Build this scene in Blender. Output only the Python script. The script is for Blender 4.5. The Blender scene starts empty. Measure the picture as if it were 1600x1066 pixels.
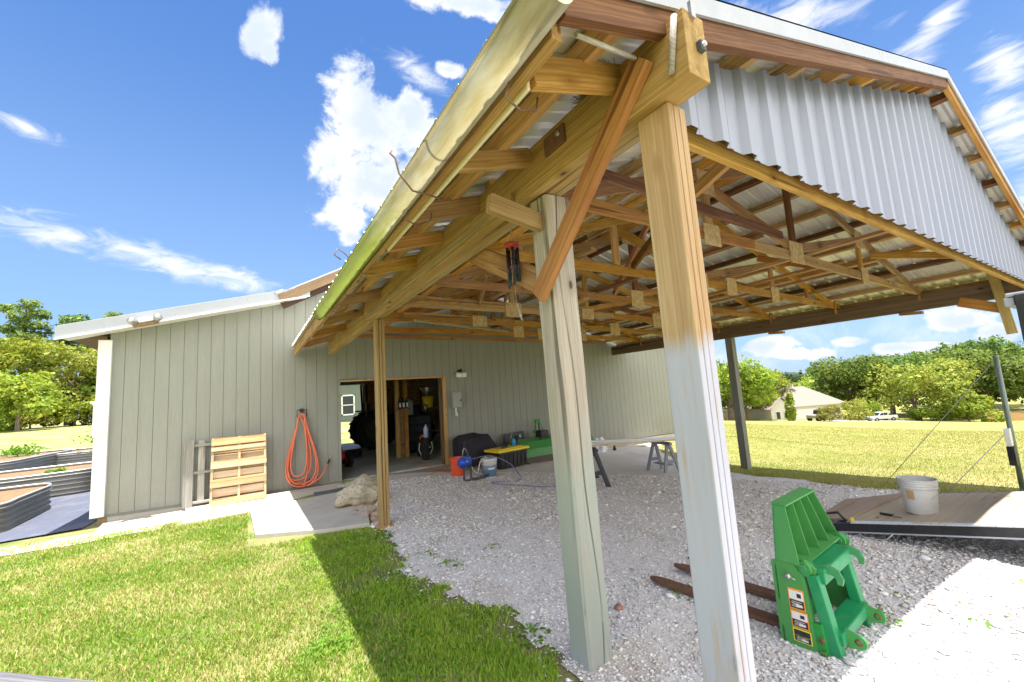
EXPOSURE = 2.6; SUN_E = 2.0; SKY_S = .075; CLOUD = 2.7; SKY_TINT = (.175, .30, .455)
N_STONE = 85000; N_GRASS = 170000; N_FIELD = 110000
import bpy, bmesh, math, random
import numpy as np
from mathutils import Vector, Matrix, Euler, Quaternion

random.seed(7)
rng = np.random.default_rng(7)
R = math.radians
scene = bpy.context.scene
COL = scene.collection
WM = {}          # world matrix of every object, so that children can be given in world coordinates

# ------------------------------------------------------------------ ground height
def sstep(a, b, t):
    t = min(1.0, max(0.0, (t - a) / (b - a)))
    return t * t * (3 - 2 * t)

def G(x, y):
    yy = min(11.0, max(-3.0, y))
    z = -.036 * (yy - 5.3)
    if x > 2:
        t = x - 2
        r = .094 * (t - 1 + (0 if t > 2 else (2 - t) ** 2 / 4)) if t < 8 else .094 * 7 + .085 * (min(t, 110) - 8)
        r *= 1 - .55 * sstep(6, 9.5, y) * (1 - sstep(13, 22, x))
        z -= r
    if x < 1.4:
        z -= .02 * min(3.4, 1.4 - x)
    d = math.hypot(min(0, x + 2), max(0, y - 11))
    if x < 20:
        z += .014 * max(0, min(d, 70) - 2) * sstep(20, 5, x)
    return z

# ------------------------------------------------------------------ node helpers
class NT:
    def __init__(self, tree):
        self.t = tree
        self.n = tree.nodes
        self.l = tree.links
    def node(self, typ, **kw):
        nd = self.n.new(typ)
        for k, v in kw.items():
            if k.startswith('i_'):
                self.set(nd.inputs[k[2:].replace('_', ' ')], v)
            else:
                setattr(nd, k, v)
        return nd
    def set(self, sock, v):
        if isinstance(v, bpy.types.NodeSocket):
            self.l.new(v, sock)
        else:
            if sock.type == 'RGBA' and not isinstance(v, (int, float)) and len(v) == 3:
                v = (*v, 1)
            sock.default_value = v
    def math(self, op, a, b=None, c=None, clamp=False):
        nd = self.n.new('ShaderNodeMath'); nd.operation = op; nd.use_clamp = clamp
        self.set(nd.inputs[0], a)
        if b is not None: self.set(nd.inputs[1], b)
        if c is not None: self.set(nd.inputs[2], c)
        return nd.outputs[0]
    def vmath(self, op, a, b=None):
        nd = self.n.new('ShaderNodeVectorMath'); nd.operation = op
        self.set(nd.inputs[0], a)
        if b is not None: self.set(nd.inputs[1], b)
        return nd.outputs['Value'] if op in ('DOT_PRODUCT', 'LENGTH') else nd.outputs[0]
    def mix(self, f, a, b, mode='MIX'):
        nd = self.n.new('ShaderNodeMix'); nd.data_type = 'RGBA'; nd.blend_type = mode
        self.set(nd.inputs[0], f); self.set(nd.inputs[6], a); self.set(nd.inputs[7], b)
        return nd.outputs[2]
    def noise(self, vec, scale, detail=4, rough=.55, dist=0.0, out=0):
        nd = self.n.new('ShaderNodeTexNoise')
        if vec is not None: self.set(nd.inputs['Vector'], vec)
        self.set(nd.inputs['Scale'], scale); self.set(nd.inputs['Detail'], detail)
        self.set(nd.inputs['Roughness'], rough); self.set(nd.inputs['Distortion'], dist)
        return nd.outputs[out]
    def voro(self, vec, scale, feature='F1', out='Distance', rnd=1.0):
        nd = self.n.new('ShaderNodeTexVoronoi'); nd.feature = feature
        if vec is not None: self.set(nd.inputs['Vector'], vec)
        self.set(nd.inputs['Scale'], scale); self.set(nd.inputs['Randomness'], rnd)
        return nd.outputs[out]
    def ramp(self, f, stops, interp='LINEAR'):
        nd = self.n.new('ShaderNodeValToRGB'); cr = nd.color_ramp; cr.interpolation = interp
        while len(cr.elements) > 1: cr.elements.remove(cr.elements[-1])
        for i, (p, c) in enumerate(stops):
            e = cr.elements[0] if i == 0 else cr.elements.new(p)
            e.position = p
            e.color = (*c, 1) if not isinstance(c, (int, float)) else (c, c, c, 1)
        self.set(nd.inputs[0], f)
        return nd.outputs[0]
    def mapr(self, v, a, b, c=0.0, d=1.0, smooth=False):
        nd = self.n.new('ShaderNodeMapRange')
        if smooth: nd.interpolation_type = 'SMOOTHSTEP'
        self.set(nd.inputs[0], v)
        for i, q in enumerate((a, b, c, d)): self.set(nd.inputs[i + 1], q)
        return nd.outputs[0]
    def mapping(self, vec, scale=(1, 1, 1), loc=(0, 0, 0), rot=(0, 0, 0)):
        nd = self.n.new('ShaderNodeMapping')
        self.set(nd.inputs[0], vec)
        self.set(nd.inputs['Location'], loc); nd.inputs['Rotation'].default_value = rot; nd.inputs['Scale'].default_value = scale
        return nd.outputs[0]
    def coord(self, name='Object'):
        return self.n.new('ShaderNodeTexCoord').outputs[name]
    def pos(self):
        return self.n.new('ShaderNodeNewGeometry').outputs['Position']
    def island(self):
        return self.n.new('ShaderNodeNewGeometry').outputs['Random Per Island']
    def objrand(self):
        return self.n.new('ShaderNodeObjectInfo').outputs['Random']
    def sep(self, v):
        nd = self.n.new('ShaderNodeSeparateXYZ'); self.set(nd.inputs[0], v); return nd.outputs
    def comb(self, x, y, z):
        nd = self.n.new('ShaderNodeCombineXYZ')
        for i, q in enumerate((x, y, z)): self.set(nd.inputs[i], q)
        return nd.outputs[0]
    def hsv(self, col, h=.5, s=1.0, v=1.0):
        nd = self.n.new('ShaderNodeHueSaturation')
        self.set(nd.inputs['Hue'], h); self.set(nd.inputs['Saturation'], s); self.set(nd.inputs['Value'], v); self.set(nd.inputs['Color'], col)
        return nd.outputs[0]
    def bump(self, h, strength=.3, dist=.01):
        nd = self.n.new('ShaderNodeBump'); self.set(nd.inputs['Height'], h)
        nd.inputs['Strength'].default_value = strength; nd.inputs['Distance'].default_value = dist
        return nd.outputs[0]

def newmat(name):
    m = bpy.data.materials.new(name); m.use_nodes = True
    t = NT(m.node_tree)
    b = m.node_tree.nodes['Principled BSDF']
    return m, t, b

def fin(t, b, col=None, rough=.6, metal=0.0, normal=None, spec=None):
    if col is not None: t.set(b.inputs['Base Color'], col)
    t.set(b.inputs['Roughness'], rough)
    t.set(b.inputs['Metallic'], metal)
    if normal is not None: t.set(b.inputs['Normal'], normal)
    if spec is not None: t.set(b.inputs['Specular IOR Level'], spec)

MC = {}
def plain(name, col, rough=.55, metal=0.0, var=.12, scale=14, bump=.0, spec=.4, dirt=None):
    """a painted / plastic / metal surface with uneven tone and roughness, optionally dirty"""
    if name in MC: return MC[name]
    m, t, b = newmat(name)
    c = t.coord()
    n = t.noise(c, scale, 5, .6)
    base = t.mix(n, [q * (1 - var) for q in col], [min(1, q * (1 + var)) for q in col])
    if dirt is not None:
        d = t.mapr(t.noise(c, scale * .35, 6, .7), .48, .72, 0, .75)
        base = t.mix(d, base, dirt)
    rr = t.mapr(t.noise(c, scale * 2.3, 3), .3, .7, max(.05, rough - .12), min(1, rough + .12))
    fin(t, b, base, rr, metal, t.bump(t.noise(c, scale * 6, 4), bump, .004) if bump else None, spec)
    MC[name] = m
    return m

def wood(name, c1, c2, c3, paint=None, bump=.35, rough=.7, stain=None):
    """lumber: grain along local X, knots, tone differs from board to board. paint=(z0, colour, width): painted below local x=z0"""
    if name in MC: return MC[name]
    m, t, b = newmat(name)
    c = t.coord(); r = t.objrand()
    off = t.comb(t.math('MULTIPLY', r, 37.0), t.math('MULTIPLY', r, 11.0), t.math('MULTIPLY', r, 23.0))
    v = t.vmath('ADD', c, off)
    g = t.noise(t.mapping(v, (.55, 10, 10)), 1.0, 5, .62, 1.6)
    f = t.noise(t.mapping(v, (2.2, 75, 75)), 1.0, 3, .6)
    g2 = t.noise(t.mapping(v, (.9, 30, 30)), 1.0, 4, .65, .6)
    w = t.n.new('ShaderNodeTexWave'); w.wave_type = 'BANDS'; w.bands_direction = 'Y'
    t.set(w.inputs['Vector'], t.mapping(v, (.10, 1, 1), rot=(.6, 0, 0))); w.inputs['Scale'].default_value = 30
    w.inputs['Distortion'].default_value = 7.0; w.inputs['Detail'].default_value = 2.5; w.inputs['Detail Scale'].default_value = 1.2
    gg = t.math('ADD', t.math('MULTIPLY', g, .80), t.math('MULTIPLY', w.outputs['Fac'], .20))
    col = t.ramp(gg, [(.22, c3), (.45, c1), (.68, c2), (.9, c1)])
    col = t.mix(t.mapr(f, .35, .7, 0, .45), col, c3)
    col = t.mix(t.mapr(g2, .40, .68, 0, .55), col, c3)
    kv = t.mapping(v, (4.2, 8.5, 8.5))
    kd = t.math('ADD', t.voro(kv, 1.0), t.math('MULTIPLY', t.math('SUBTRACT', g2, .5), .12))
    kk = t.mapr(t.sep(t.voro(kv, 1.0, out='Color'))[0], .66, .68, 0, 1)
    k = t.math('MULTIPLY', t.mapr(kd, .07, .13, 1, 0, True), kk)
    kb = t.math('MULTIPLY', t.mapr(kd, .10, .34, .65, 0, True), kk)
    ck = t.mapr(t.noise(t.mapping(v, (.45, 16, 16), loc=(3, 1, 7)), 1.0, 3, .5), .655, .69, 0, .75)
    col = t.mix(ck, col, [q * .35 for q in c3])
    col = t.mix(kb, col, c3)
    col = t.mix(k, col, [q * .3 for q in c3])
    if stain is not None:
        s = t.mapr(t.noise(t.mapping(v, (1.0, 2.5, 2.5)), 1.3, 5, .65), .50, .70, 0, .8)
        col = t.mix(s, col, stain)
    col = t.hsv(col, t.mapr(r, 0, 1, .487, .510), t.mapr(t.math('FRACT', t.math('MULTIPLY', r, 7.3)), 0, 1, .8, 1.1), t.mapr(t.math('FRACT', t.math('MULTIPLY', r, 3.7)), 0, 1, .72, 1.18))
    h = t.math('ADD', t.math('MULTIPLY', f, .5), t.math('SUBTRACT', t.math('MULTIPLY', g2, .7), ck))
    if paint is not None:
        z0, pc, wdt = paint
        sx = t.sep(c)[0]
        edge = t.math('ADD', sx, t.math('MULTIPLY', t.math('SUBTRACT', t.noise(t.mapping(v, (1.5, 14, 14)), 1.0, 4), .5), wdt * 2.6))
        pm = t.mapr(edge, z0 - wdt, z0 + wdt, 1, 0, True)
        worn = t.mapr(t.noise(t.mapping(v, (2.0, 22, 22)), 1.0, 5, .7), .53, .72, 0, .6)
        pcol = t.mix(t.noise(t.mapping(v, (1, 6, 6)), 1.5, 4), [q * .86 for q in pc], [min(1, q * 1.08) for q in pc])
        col = t.mix(t.math('MULTIPLY', pm, t.math('SUBTRACT', 1.0, worn)), col, pcol)
    fin(t, b, col, rough, 0, t.bump(h, bump, .006), .3)
    MC[name] = m
    return m

# ------------------------------------------------------------------ objects
def register(o, world, parent):
    COL.objects.link(o)
    o.matrix_basis = world
    WM[o] = world.copy()
    if parent is not None:
        o.parent = parent
        o.matrix_parent_inverse = WM[parent].inverted()
    return o

def info(o, label=None, cat=None, group=None, kind=None):
    if label: o['label'] = label
    if cat: o['category'] = cat
    if group: o['group'] = group
    if kind: o['kind'] = kind
    return o

def thing(name, loc, label, cat, group=None, rz=0.0):
    o = bpy.data.objects.new(name, None)
    o.empty_display_size = .1
    register(o, Matrix.Translation(loc) @ Matrix.Rotation(rz, 4, 'Z'), None)
    return info(o, label, cat, group)

class MB:
    """collects geometry of ONE mesh; coordinates in the frame M (world by default)"""
    def __init__(self):
        self.bm = bmesh.new(); self.mats = []
    def mi(self, m):
        if m is None: return 0
        if m not in self.mats: self.mats.append(m)
        return self.mats.index(m)
    def face(self, vs, m=None, smooth=False):
        bv = [self.bm.verts.new(v) for v in vs]
        try:
            f = self.bm.faces.new(bv)
        except ValueError:
            return None
        f.material_index = self.mi(m); f.smooth = smooth
        return f
    def box(self, c, s, m=None, rot=None, bev=0.0, taper=1.0):
        M = Matrix.Translation(c) @ (rot.to_4x4() if rot is not None else Matrix.Identity(4))
        vs = []
        for z in (-.5, .5):
            k = taper if z > 0 else 1.0
            for x, y in ((-.5, -.5), (.5, -.5), (.5, .5), (-.5, .5)):
                vs.append(self.bm.verts.new(M @ Vector((x * s[0] * k, y * s[1] * k, z * s[2]))))
        fs = []
        for q in ((3, 2, 1, 0), (4, 5, 6, 7), (0, 1, 5, 4), (1, 2, 6, 5), (2, 3, 7, 6), (3, 0, 4, 7)):
            f = self.bm.faces.new([vs[i] for i in q]); f.material_index = self.mi(m); fs.append(f)
        if bev > 0:
            es = list({e for f in fs for e in f.edges})
            bmesh.ops.bevel(self.bm, geom=es, offset=bev, segments=2, profile=.6, affect='EDGES', clamp_overlap=True)
        return self
    def bar(self, p, q, w, h, m=None, bev=0.0, up=(0, 0, 1)):
        p, q = Vector(p), Vector(q)
        M = frame(p, q, up)
        L = (q - p).length
        return self.box(M @ Vector((L / 2, 0, 0)), (L, w, h), m, M.to_3x3(), bev)
    def tube(self, pts, r, m=None, seg=8, caps=True, smooth=True, closed=False):
        pts = [Vector(p) for p in pts]
        n = len(pts)
        rr = r if isinstance(r, (list, tuple)) else [r] * n
        rings = []
        T0 = None; U = None
        for i, p in enumerate(pts):
            if closed:
                T = (pts[(i + 1) % n] - pts[i - 1])
            else:
                T = (pts[min(i + 1, n - 1)] - pts[max(i - 1, 0)])
            if T.length < 1e-9: T = Vector((0, 0, 1))
            T.normalize()
            if U is None:
                a = Vector((0, 0, 1)) if abs(T.z) < .9 else Vector((1, 0, 0))
                U = T.cross(a).normalized()
            else:
                U = (U - T * U.dot(T))
                if U.length < 1e-6: U = T.cross(Vector((0, 0, 1)))
                U.normalize()
            V = T.cross(U)
            rings.append([self.bm.verts.new(p + (U * math.cos(2 * math.pi * k / seg) + V * math.sin(2 * math.pi * k / seg)) * rr[i]) for k in range(seg)])
        for i in range(n if closed else n - 1):
            a, b = rings[i], rings[(i + 1) % n]
            for k in range(seg):
                f = self.bm.faces.new((a[k], a[(k + 1) % seg], b[(k + 1) % seg], b[k])); f.material_index = self.mi(m); f.smooth = smooth
        if caps and not closed:
            f = self.bm.faces.new(rings[0][::-1]); f.material_index = self.mi(m)
            f = self.bm.faces.new(rings[-1]); f.material_index = self.mi(m)
        return self
    def lathe(self, prof, c, m=None, seg=28, rot=None, smooth=True, caps=False):
        M = Matrix.Translation(c) @ (rot.to_4x4() if rot is not None else Matrix.Identity(4))
        rings = []
        for r, z in prof:
            rings.append([self.bm.verts.new(M @ Vector((r * math.cos(2 * math.pi * k / seg), r * math.sin(2 * math.pi * k / seg), z))) for k in range(seg)])
        for a, b in zip(rings, rings[1:]):
            for k in range(seg):
                f = self.bm.faces.new((a[k], a[(k + 1) % seg], b[(k + 1) % seg], b[k])); f.material_index = self.mi(m); f.smooth = smooth
        if caps:
            f = self.bm.faces.new(rings[0][::-1]); f.material_index = self.mi(m)
            f = self.bm.faces.new(rings[-1]); f.material_index = self.mi(m)
        return self
    def prism(self, poly, vec, m=None):
        """poly: list of 3D points (planar), extruded by vec"""
        vec = Vector(vec)
        a = [self.bm.verts.new(Vector(p)) for p in poly]
        b = [self.bm.verts.new(Vector(p) + vec) for p in poly]
        n = len(poly)
        fs = [self.bm.faces.new(a[::-1]), self.bm.faces.new(b)]
        for i in range(n):
            fs.append(self.bm.faces.new((a[i], a[(i + 1) % n], b[(i + 1) % n], b[i])))
        for f in fs: f.material_index = self.mi(m)
        return self
    def blob(self, c, s, m=None, sub=2, amp=.2, freq=2.0, seed=0, rot=None, smooth=True):
        from mathutils import noise
        M = Matrix.Translation(c) @ (rot.to_4x4() if rot is not None else Matrix.Identity(4))
        r = bmesh.ops.create_icosphere(self.bm, subdivisions=sub, radius=1.0)
        for v in r['verts']:
            d = v.co.normalized()
            k = 1 + amp * noise.fractal(d * freq + Vector((seed * 3.1, seed * 1.7, seed)), 1.0, 2.0, 4)
            v.co = M @ Vector((d.x * s[0] * k, d.y * s[1] * k, d.z * s[2] * k))
        for v in r['verts']:
            for f in v.link_faces:
                f.material_index = self.mi(m); f.smooth = smooth
        return self
    def build(self, name, mat=None, parent=None, world=None, recalc=True):
        if recalc: bmesh.ops.recalc_face_normals(self.bm, faces=self.bm.faces[:])
        me = bpy.data.meshes.new(name)
        W = world if world is not None else (WM[parent] if parent is not None else Matrix.Identity(4))
        self.bm.to_mesh(me); self.bm.free()
        if mat is not None and not self.mats:
            me.materials.append(mat)
        for m in self.mats: me.materials.append(m)
        o = bpy.data.objects.new(name, me)
        return register(o, W, parent)

class WB(MB):
    """like MB but geometry is given in WORLD coordinates and converted into the parent's (or origin's) frame"""
    def build(self, name, mat=None, parent=None, origin=None):
        W = WM[parent] if parent is not None else Matrix.Translation(origin if origin is not None else (0, 0, 0))
        inv = W.inverted()
        for v in self.bm.verts: v.co = inv @ v.co
        return MB.build(self, name, mat, parent, W)

def frame(p, q, up=(0, 0, 1)):
    p, q = Vector(p), Vector(q)
    X = (q - p).normalized(); U = Vector(up)
    if abs(X.dot(U)) > .98: U = Vector((1, 0, 0)) if abs(X.x) < .9 else Vector((0, 1, 0))
    Y = U.cross(X).normalized(); Z = X.cross(Y)
    M = Matrix((X, Y, Z)).transposed().to_4x4(); M.translation = p
    return M

def member(name, p, q, w, h, mat, parent=None, up=(0, 0, 1), bev=.003, cuts=None):
    """one board from p to q, an object of its own whose local X runs along the grain; w across, h along 'up'"""
    M = frame(p, q, up); L = (Vector(q) - Vector(p)).length
    b = MB(); b.box((L / 2, 0, 0), (L, w, h), mat, None, bev)
    return b.build(name, mat, parent, M)

def copy_tree(root, M, **kw):
    """a copy of a thing and its parts, placed with world matrix M"""
    r = root.copy(); COL.objects.link(r); r.matrix_basis = M; WM[r] = M.copy()
    def rec(src, dst):
        for ch in list(src.children):
            c = ch.copy(); COL.objects.link(c); c.parent = dst
            rec(ch, c)
    rec(root, r)
    info(r, **kw)
    return r

def TR(x, y, z, rz=0.0, s=1.0):
    return Matrix.Translation((x, y, z)) @ Matrix.Rotation(rz, 4, 'Z') @ Matrix.Scale(s, 4)

def np_mesh(name, verts, faces, mat, kind=None):
    """verts Nx3, faces Mxk (all the same k)"""
    verts = np.asarray(verts, np.float32); faces = np.asarray(faces, np.int32)
    me = bpy.data.meshes.new(name)
    k = faces.shape[1]
    me.vertices.add(len(verts)); me.vertices.foreach_set('co', verts.ravel())
    me.loops.add(faces.size); me.loops.foreach_set('vertex_index', faces.ravel())
    me.polygons.add(len(faces)); me.polygons.foreach_set('loop_start', np.arange(0, faces.size, k, dtype=np.int32))
    me.polygons.foreach_set('loop_total', np.full(len(faces), k, np.int32))
    me.update(calc_edges=True); me.validate()
    me.materials.append(mat)
    return me

# ------------------------------------------------------------------ camera (CAMZ above the ground by the posts)
CAMZ = 1.5
cam = bpy.data.cameras.new('camera'); co = bpy.data.objects.new('camera', cam); COL.objects.link(co)
rx = (0.84799915, -0.52587446, -0.06598105); dn = (0.00702869, 0.13564062, -0.99073317); fw = (0.52995098, 0.83967713, 0.11871934)
Mc = Matrix(((rx[0], -dn[0], -fw[0], 0), (rx[1], -dn[1], -fw[1], 0), (rx[2], -dn[2], -fw[2], CAMZ), (0, 0, 0, 1)))
co.matrix_world = Mc
cam.sensor_width = 36; cam.lens = 650 / 1600 * 36; cam.clip_start = .02; cam.clip_end = 3000
scene.camera = co
scene.view_settings.view_transform = 'Standard'; scene.view_settings.look = 'None'
scene.view_settings.gamma = 1.0; scene.view_settings.exposure = EXPOSURE
try:
    scene.view_settings.use_curve_mapping = False
except Exception: pass
scene.cycles.max_bounces = 8; scene.cycles.diffuse_bounces = 5; scene.cycles.glossy_bounces = 3
scene.cycles.transparent_max_bounces = 6; scene.cycles.sample_clamp_indirect = 8
scene.cycles.use_denoising = True

# ------------------------------------------------------------------ sun and sky
SUN_TO = Vector((.015, -.065, 1)).normalized()
sd = bpy.data.lights.new('sun', 'SUN'); sd.energy = SUN_E; sd.angle = R(.5); sd.color = (1, .965, .90)
so = bpy.data.objects.new('sun', sd); COL.objects.link(so); so.location = (0, 0, 40)
so.rotation_mode = 'QUATERNION'; so.rotation_quaternion = SUN_TO.to_track_quat('Z', 'Y')

world = bpy.data.worlds.new('World'); scene.world = world; world.use_nodes = True
t = NT(world.node_tree); bg = t.n['Background']
sky = t.node('ShaderNodeTexSky', sky_type='NISHITA', sun_disc=False)
sky.sun_elevation = math.asin(SUN_TO.z); sky.sun_rotation = math.atan2(SUN_TO.x, SUN_TO.y)
sky.altitude = 30; sky.air_density = 1.0; sky.dust_density = .6; sky.ozone_density = 1.6
D = t.coord('Generated')
D = t.vmath('NORMALIZE', D)
sx, sy, sz = t.sep(D)[0:3]
n1 = t.noise(D, 8.5, 7, .66, .25)
nn = n1
CUM = [(0.209,0.803,0.558,8.904,-2.159,-0.232,2.572,5.208,-8.455),(0.138,0.859,0.493,14.521,-2.215,-0.2,3.207,6.76,-12.665),
 (0.274,0.776,0.568,16.146,-5.267,-0.607,2.744,5.54,-8.884),(0.208,0.865,0.456,9.087,-2.072,-0.219,3.257,7.138,-15.026),
 (0.163,0.905,0.393,16.827,-2.903,-0.278,3.945,9.24,-22.933),(0.007,0.764,0.646,32.033,6.35,-7.846,-0.463,14.144,-16.722),
 (0.022,0.779,0.627,45.743,-1.382,0.135,13.034,24.964,-31.446),(0.328,0.691,0.645,24.143,-10.303,-1.239,17.11,33.135,-44.191),
 (0.351,0.601,0.718,6.738,-3.432,-0.422,16.286,30.466,-33.498),(0.403,0.584,0.704,17.648,-10.574,-1.322,17.116,32.178,-36.489),
 (0.177,0.916,0.359,37.503,-6.978,-0.689,5.61,13.822,-38.067),
 (0.896,0.441,0.057,6.912,-13.809,-1.842,0.056,5.369,-42.073),(0.918,0.394,0.035,5.03,-11.575,-1.549,-0.524,6.205,-56.195),
 (0.947,0.319,0.048,7.239,-21.07,-2.833,0.377,9.3,-69.271),(0.962,0.27,0.03,5.616,-19.712,-2.659,-0.202,8.791,-72.656),
 (0.981,0.181,0.067,3.989,-20.575,-2.789,1.473,7.739,-42.748),(0.989,0.144,0.04,3.98,-26.277,-3.569,0.881,7.621,-49.412),
 (0.976,0.216,0.023,4.322,-19.225,-2.601,-0.182,7.951,-65.717)]
CIR = [(-0.265,0.917,0.297,9.652,3.088,-0.93,-5.072,8.581,-31.002),(-0.143,0.95,0.279,7.017,1.431,-1.283,-8.296,7.904,-31.141),
 (-0.027,0.966,0.258,10.804,1.011,-2.673,-10.287,8.59,-33.22),(-0.284,0.855,0.435,19.0,8.5,-4.3,-22.5,19.8,-53.0),
 
 (0.271,0.718,0.641,13.215,-1.009,-4.464,-0.037,23.509,-26.334),(0.764,0.263,0.59,3.381,-4.953,-2.173,5.641,21.099,-16.698),
 (0.866,0.144,0.479,0.593,-18.473,4.487,19.576,-7.068,-33.282),(0.857,0.118,0.501,0.974,-29.489,5.285,27.103,-0.82,-46.182),
 (0.907,0.075,0.415,0.204,-31.764,5.284,7.716,-2.897,-16.328),(0.941,0.079,0.33,0.093,-20.262,4.598,5.362,-6.58,-13.709),
 (0.927,0.091,0.363,-0.367,-28.552,8.09,13.512,-18.043,-29.948),(0.976,0.071,0.206,2.087,-20.607,-2.807,1.522,3.511,-8.415)]
def field(lst):
    acc = None
    for b in lst:
        c, a, e = Vector(b[:3]), Vector(b[3:6]), Vector(b[6:9])
        X = (a - c * a.dot(c)).normalized(); Z = c.normalized(); Y = Z.cross(X)
        nd = t.n.new('ShaderNodeMapping'); nd.vector_type = 'TEXTURE'
        t.l.new(D, nd.inputs[0]); nd.inputs['Location'].default_value = c
        nd.inputs['Rotation'].default_value = Matrix((X, Y, Z)).transposed().to_euler()
        nd.inputs['Scale'].default_value = (1 / a.length, 1 / e.length, .5)
        d = t.vmath('LENGTH', nd.outputs[0])
        acc = d if acc is None else t.math('MINIMUM', acc, d)
    return t.math('MAXIMUM', t.math('SUBTRACT', 1.0, acc), -1.5)
fc = field(CUM)
cum = t.mapr(t.math('ADD', fc, t.math('MULTIPLY', t.math('SUBTRACT', nn, .5), 2.9)), .0, .46, 0, 1, True)
cum = t.math('MULTIPLY', cum, t.mapr(fc, -.75, -.2, 0, 1, True))
fr = field(CIR)
st = t.noise(t.mapping(D, (9, 5, 22), rot=(0, .25, .3)), 1.8, 6, .64, .8)
cir = t.mapr(t.math('ADD', t.math('MULTIPLY', fr, .80), t.math('MULTIPLY', t.math('SUBTRACT', st, .5), 2.1)), -.05, 1.0, 0, .9, True)
cir = t.math('MULTIPLY', cir, t.mapr(fr, -.45, .15, 0, 1, True))
# bright cloud added behind the camera as fill light, low cloud round the horizon
back = t.math('MULTIPLY', t.mapr(sy, .05, -.35, 0, 1, True), t.mapr(t.noise(D, 2.6, 3, .6), .30, .46, .25, .95, True))
low = t.math('MULTIPLY', t.mapr(sz, .16, .0, 0, .8, True), t.mapr(n1, .42, .62, .25, .9, True))
lo_l = t.math('MULTIPLY', low, t.mapr(sx, -.2, .75, .0, .75, True))
mask = t.math('MAXIMUM', t.math('MAXIMUM', cum, cir), t.math('MAXIMUM', back, lo_l), clamp=True)
shade = t.mapr(t.math('ADD', t.noise(D, 11, 4, .6), t.math('MULTIPLY', fc, .22)), .38, .74, 0, 1, True)
ccol = t.mix(shade, [q * CLOUD for q in (1, 1.0, 1.0)], [q * CLOUD for q in (.66, .74, .87)])
skyc = t.mix(1.0, sky.outputs[0], SKY_TINT, 'MULTIPLY')
haze = t.mapr(sz, .0, .75, .72, .04, True)
skyc = t.mix(haze, skyc, [q * CLOUD for q in (.40, .60, .90)])
ccol = t.mix(t.mapr(sy, .0, -.4, 0, 1, True), ccol, [q * CLOUD * 2.15 for q in (1, .99, .96)])  # unseen cloud behind the camera brightened further to fill the shade
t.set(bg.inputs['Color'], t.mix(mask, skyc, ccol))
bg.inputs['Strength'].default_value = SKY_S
# ------------------------------------------------------------------ materials
W_TRUSS = wood('pine_lumber', (.56, .31, .075), (.68, .44, .15), (.27, .115, .022), stain=(.30, .12, .025))
W_BEAM = wood('weathered_treated_beam', (.50, .36, .14), (.60, .46, .22), (.24, .15, .045), stain=(.34, .24, .08))
W_DARK = wood('dark_stained_board', (.21, .092, .030), (.31, .16, .060), (.08, .028, .010), stain=(.13, .05, .02))
W_BROWN = wood('brown_old_beam', (.25, .16, .085), (.32, .22, .12), (.11, .065, .03))
W_BRACE = wood('reddish_brace', (.52, .23, .045), (.60, .32, .08), (.26, .09, .016), stain=(.32, .11, .02))
W_POSTA = wood('post_white_dipped', (.66, .40, .14), (.76, .53, .24), (.46, .22, .055), paint=(1.60, (.47, .48, .57), .05))
W_POSTB = wood('post_grey_painted', (.44, .39, .33), (.53, .48, .42), (.27, .23, .18), paint=(1.05, (.34, .365, .335), .30), bump=.6)
W_POSTC = wood('post_yellow_treated', (.56, .33, .07), (.66, .43, .13), (.27, .12, .025), paint=(.0, (.5, .5, .5), .02))
W_POSTD = wood('post_grey_green', (.30, .31, .27), (.38, .39, .35), (.18, .18, .14))
W_PALLET = wood('pallet_boards', (.62, .44, .24), (.70, .54, .33), (.42, .26, .11))
W_GREY = wood('weathered_grey_boards', (.42, .39, .35), (.54, .52, .48), (.25, .22, .19))
W_DECK = wood('weathered_rail', (.20, .20, .23), (.32, .30, .31), (.11, .095, .10), stain=(.34, .20, .13))
W_PLY = wood('plywood_deck', (.47, .37, .27), (.53, .44, .34), (.38, .27, .17))

def osb():
    m, t, b = newmat('osb_plate')
    c = t.coord(); v = t.vmath('ADD', c, t.comb(t.math('MULTIPLY', t.objrand(), 9), 0, 0))
    cell = t.voro(t.mapping(v, (55, 30, 30), rot=(.4, .6, .9)), 1.0, out='Color')
    col = t.mix(t.sep(cell)[0], (.46, .30, .12), (.68, .52, .28))
    fin(t, b, col, .75); return m
OSB = osb()

def siding():
    m, t, b = newmat('siding_paint')
    p = t.pos()
    n = t.noise(t.mapping(p, (3, 3, .7)), 2.0, 6, .65)
    n2 = t.noise(t.mapping(p, (40, 40, 3)), 1.0, 4, .6)
    col = t.mix(n, (.262, .270, .243), (.322, .327, .297))
    col = t.mix(t.mapr(n2, .45, .75, 0, .25), col, (.20, .20, .175))
    z = t.sep(p)[2]
    low = t.math('MULTIPLY', t.mapr(z, -.2, .75, 1, 0, True), t.mapr(t.noise(p, 5, 6, .75), .33, .68, 0, .75))
    col = t.mix(low, col, (.25, .235, .19))
    run = t.mapr(t.noise(t.mapping(p, (7, 7, .22)), 1.0, 5, .65), .54, .74, 0, .30)
    col = t.mix(run, col, (.195, .195, .17))
    k = t.mapr(t.voro(t.mapping(p, (2.6, 1, 1.7)), 1.0), .018, .034, .85, 0)
    col = t.mix(k, col, (.18, .16, .12))
    fin(t, b, col, .7, 0, t.bump(n2, .25, .004), .3); return m
SIDING = siding()
WHITE = plain('white_trim', (.80, .80, .80), .4, var=.05, scale=4, dirt=(.62, .60, .55))
WTRIM = plain('white_metal_trim', (.36, .38, .42), .35, .1, var=.05, scale=3)

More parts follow.
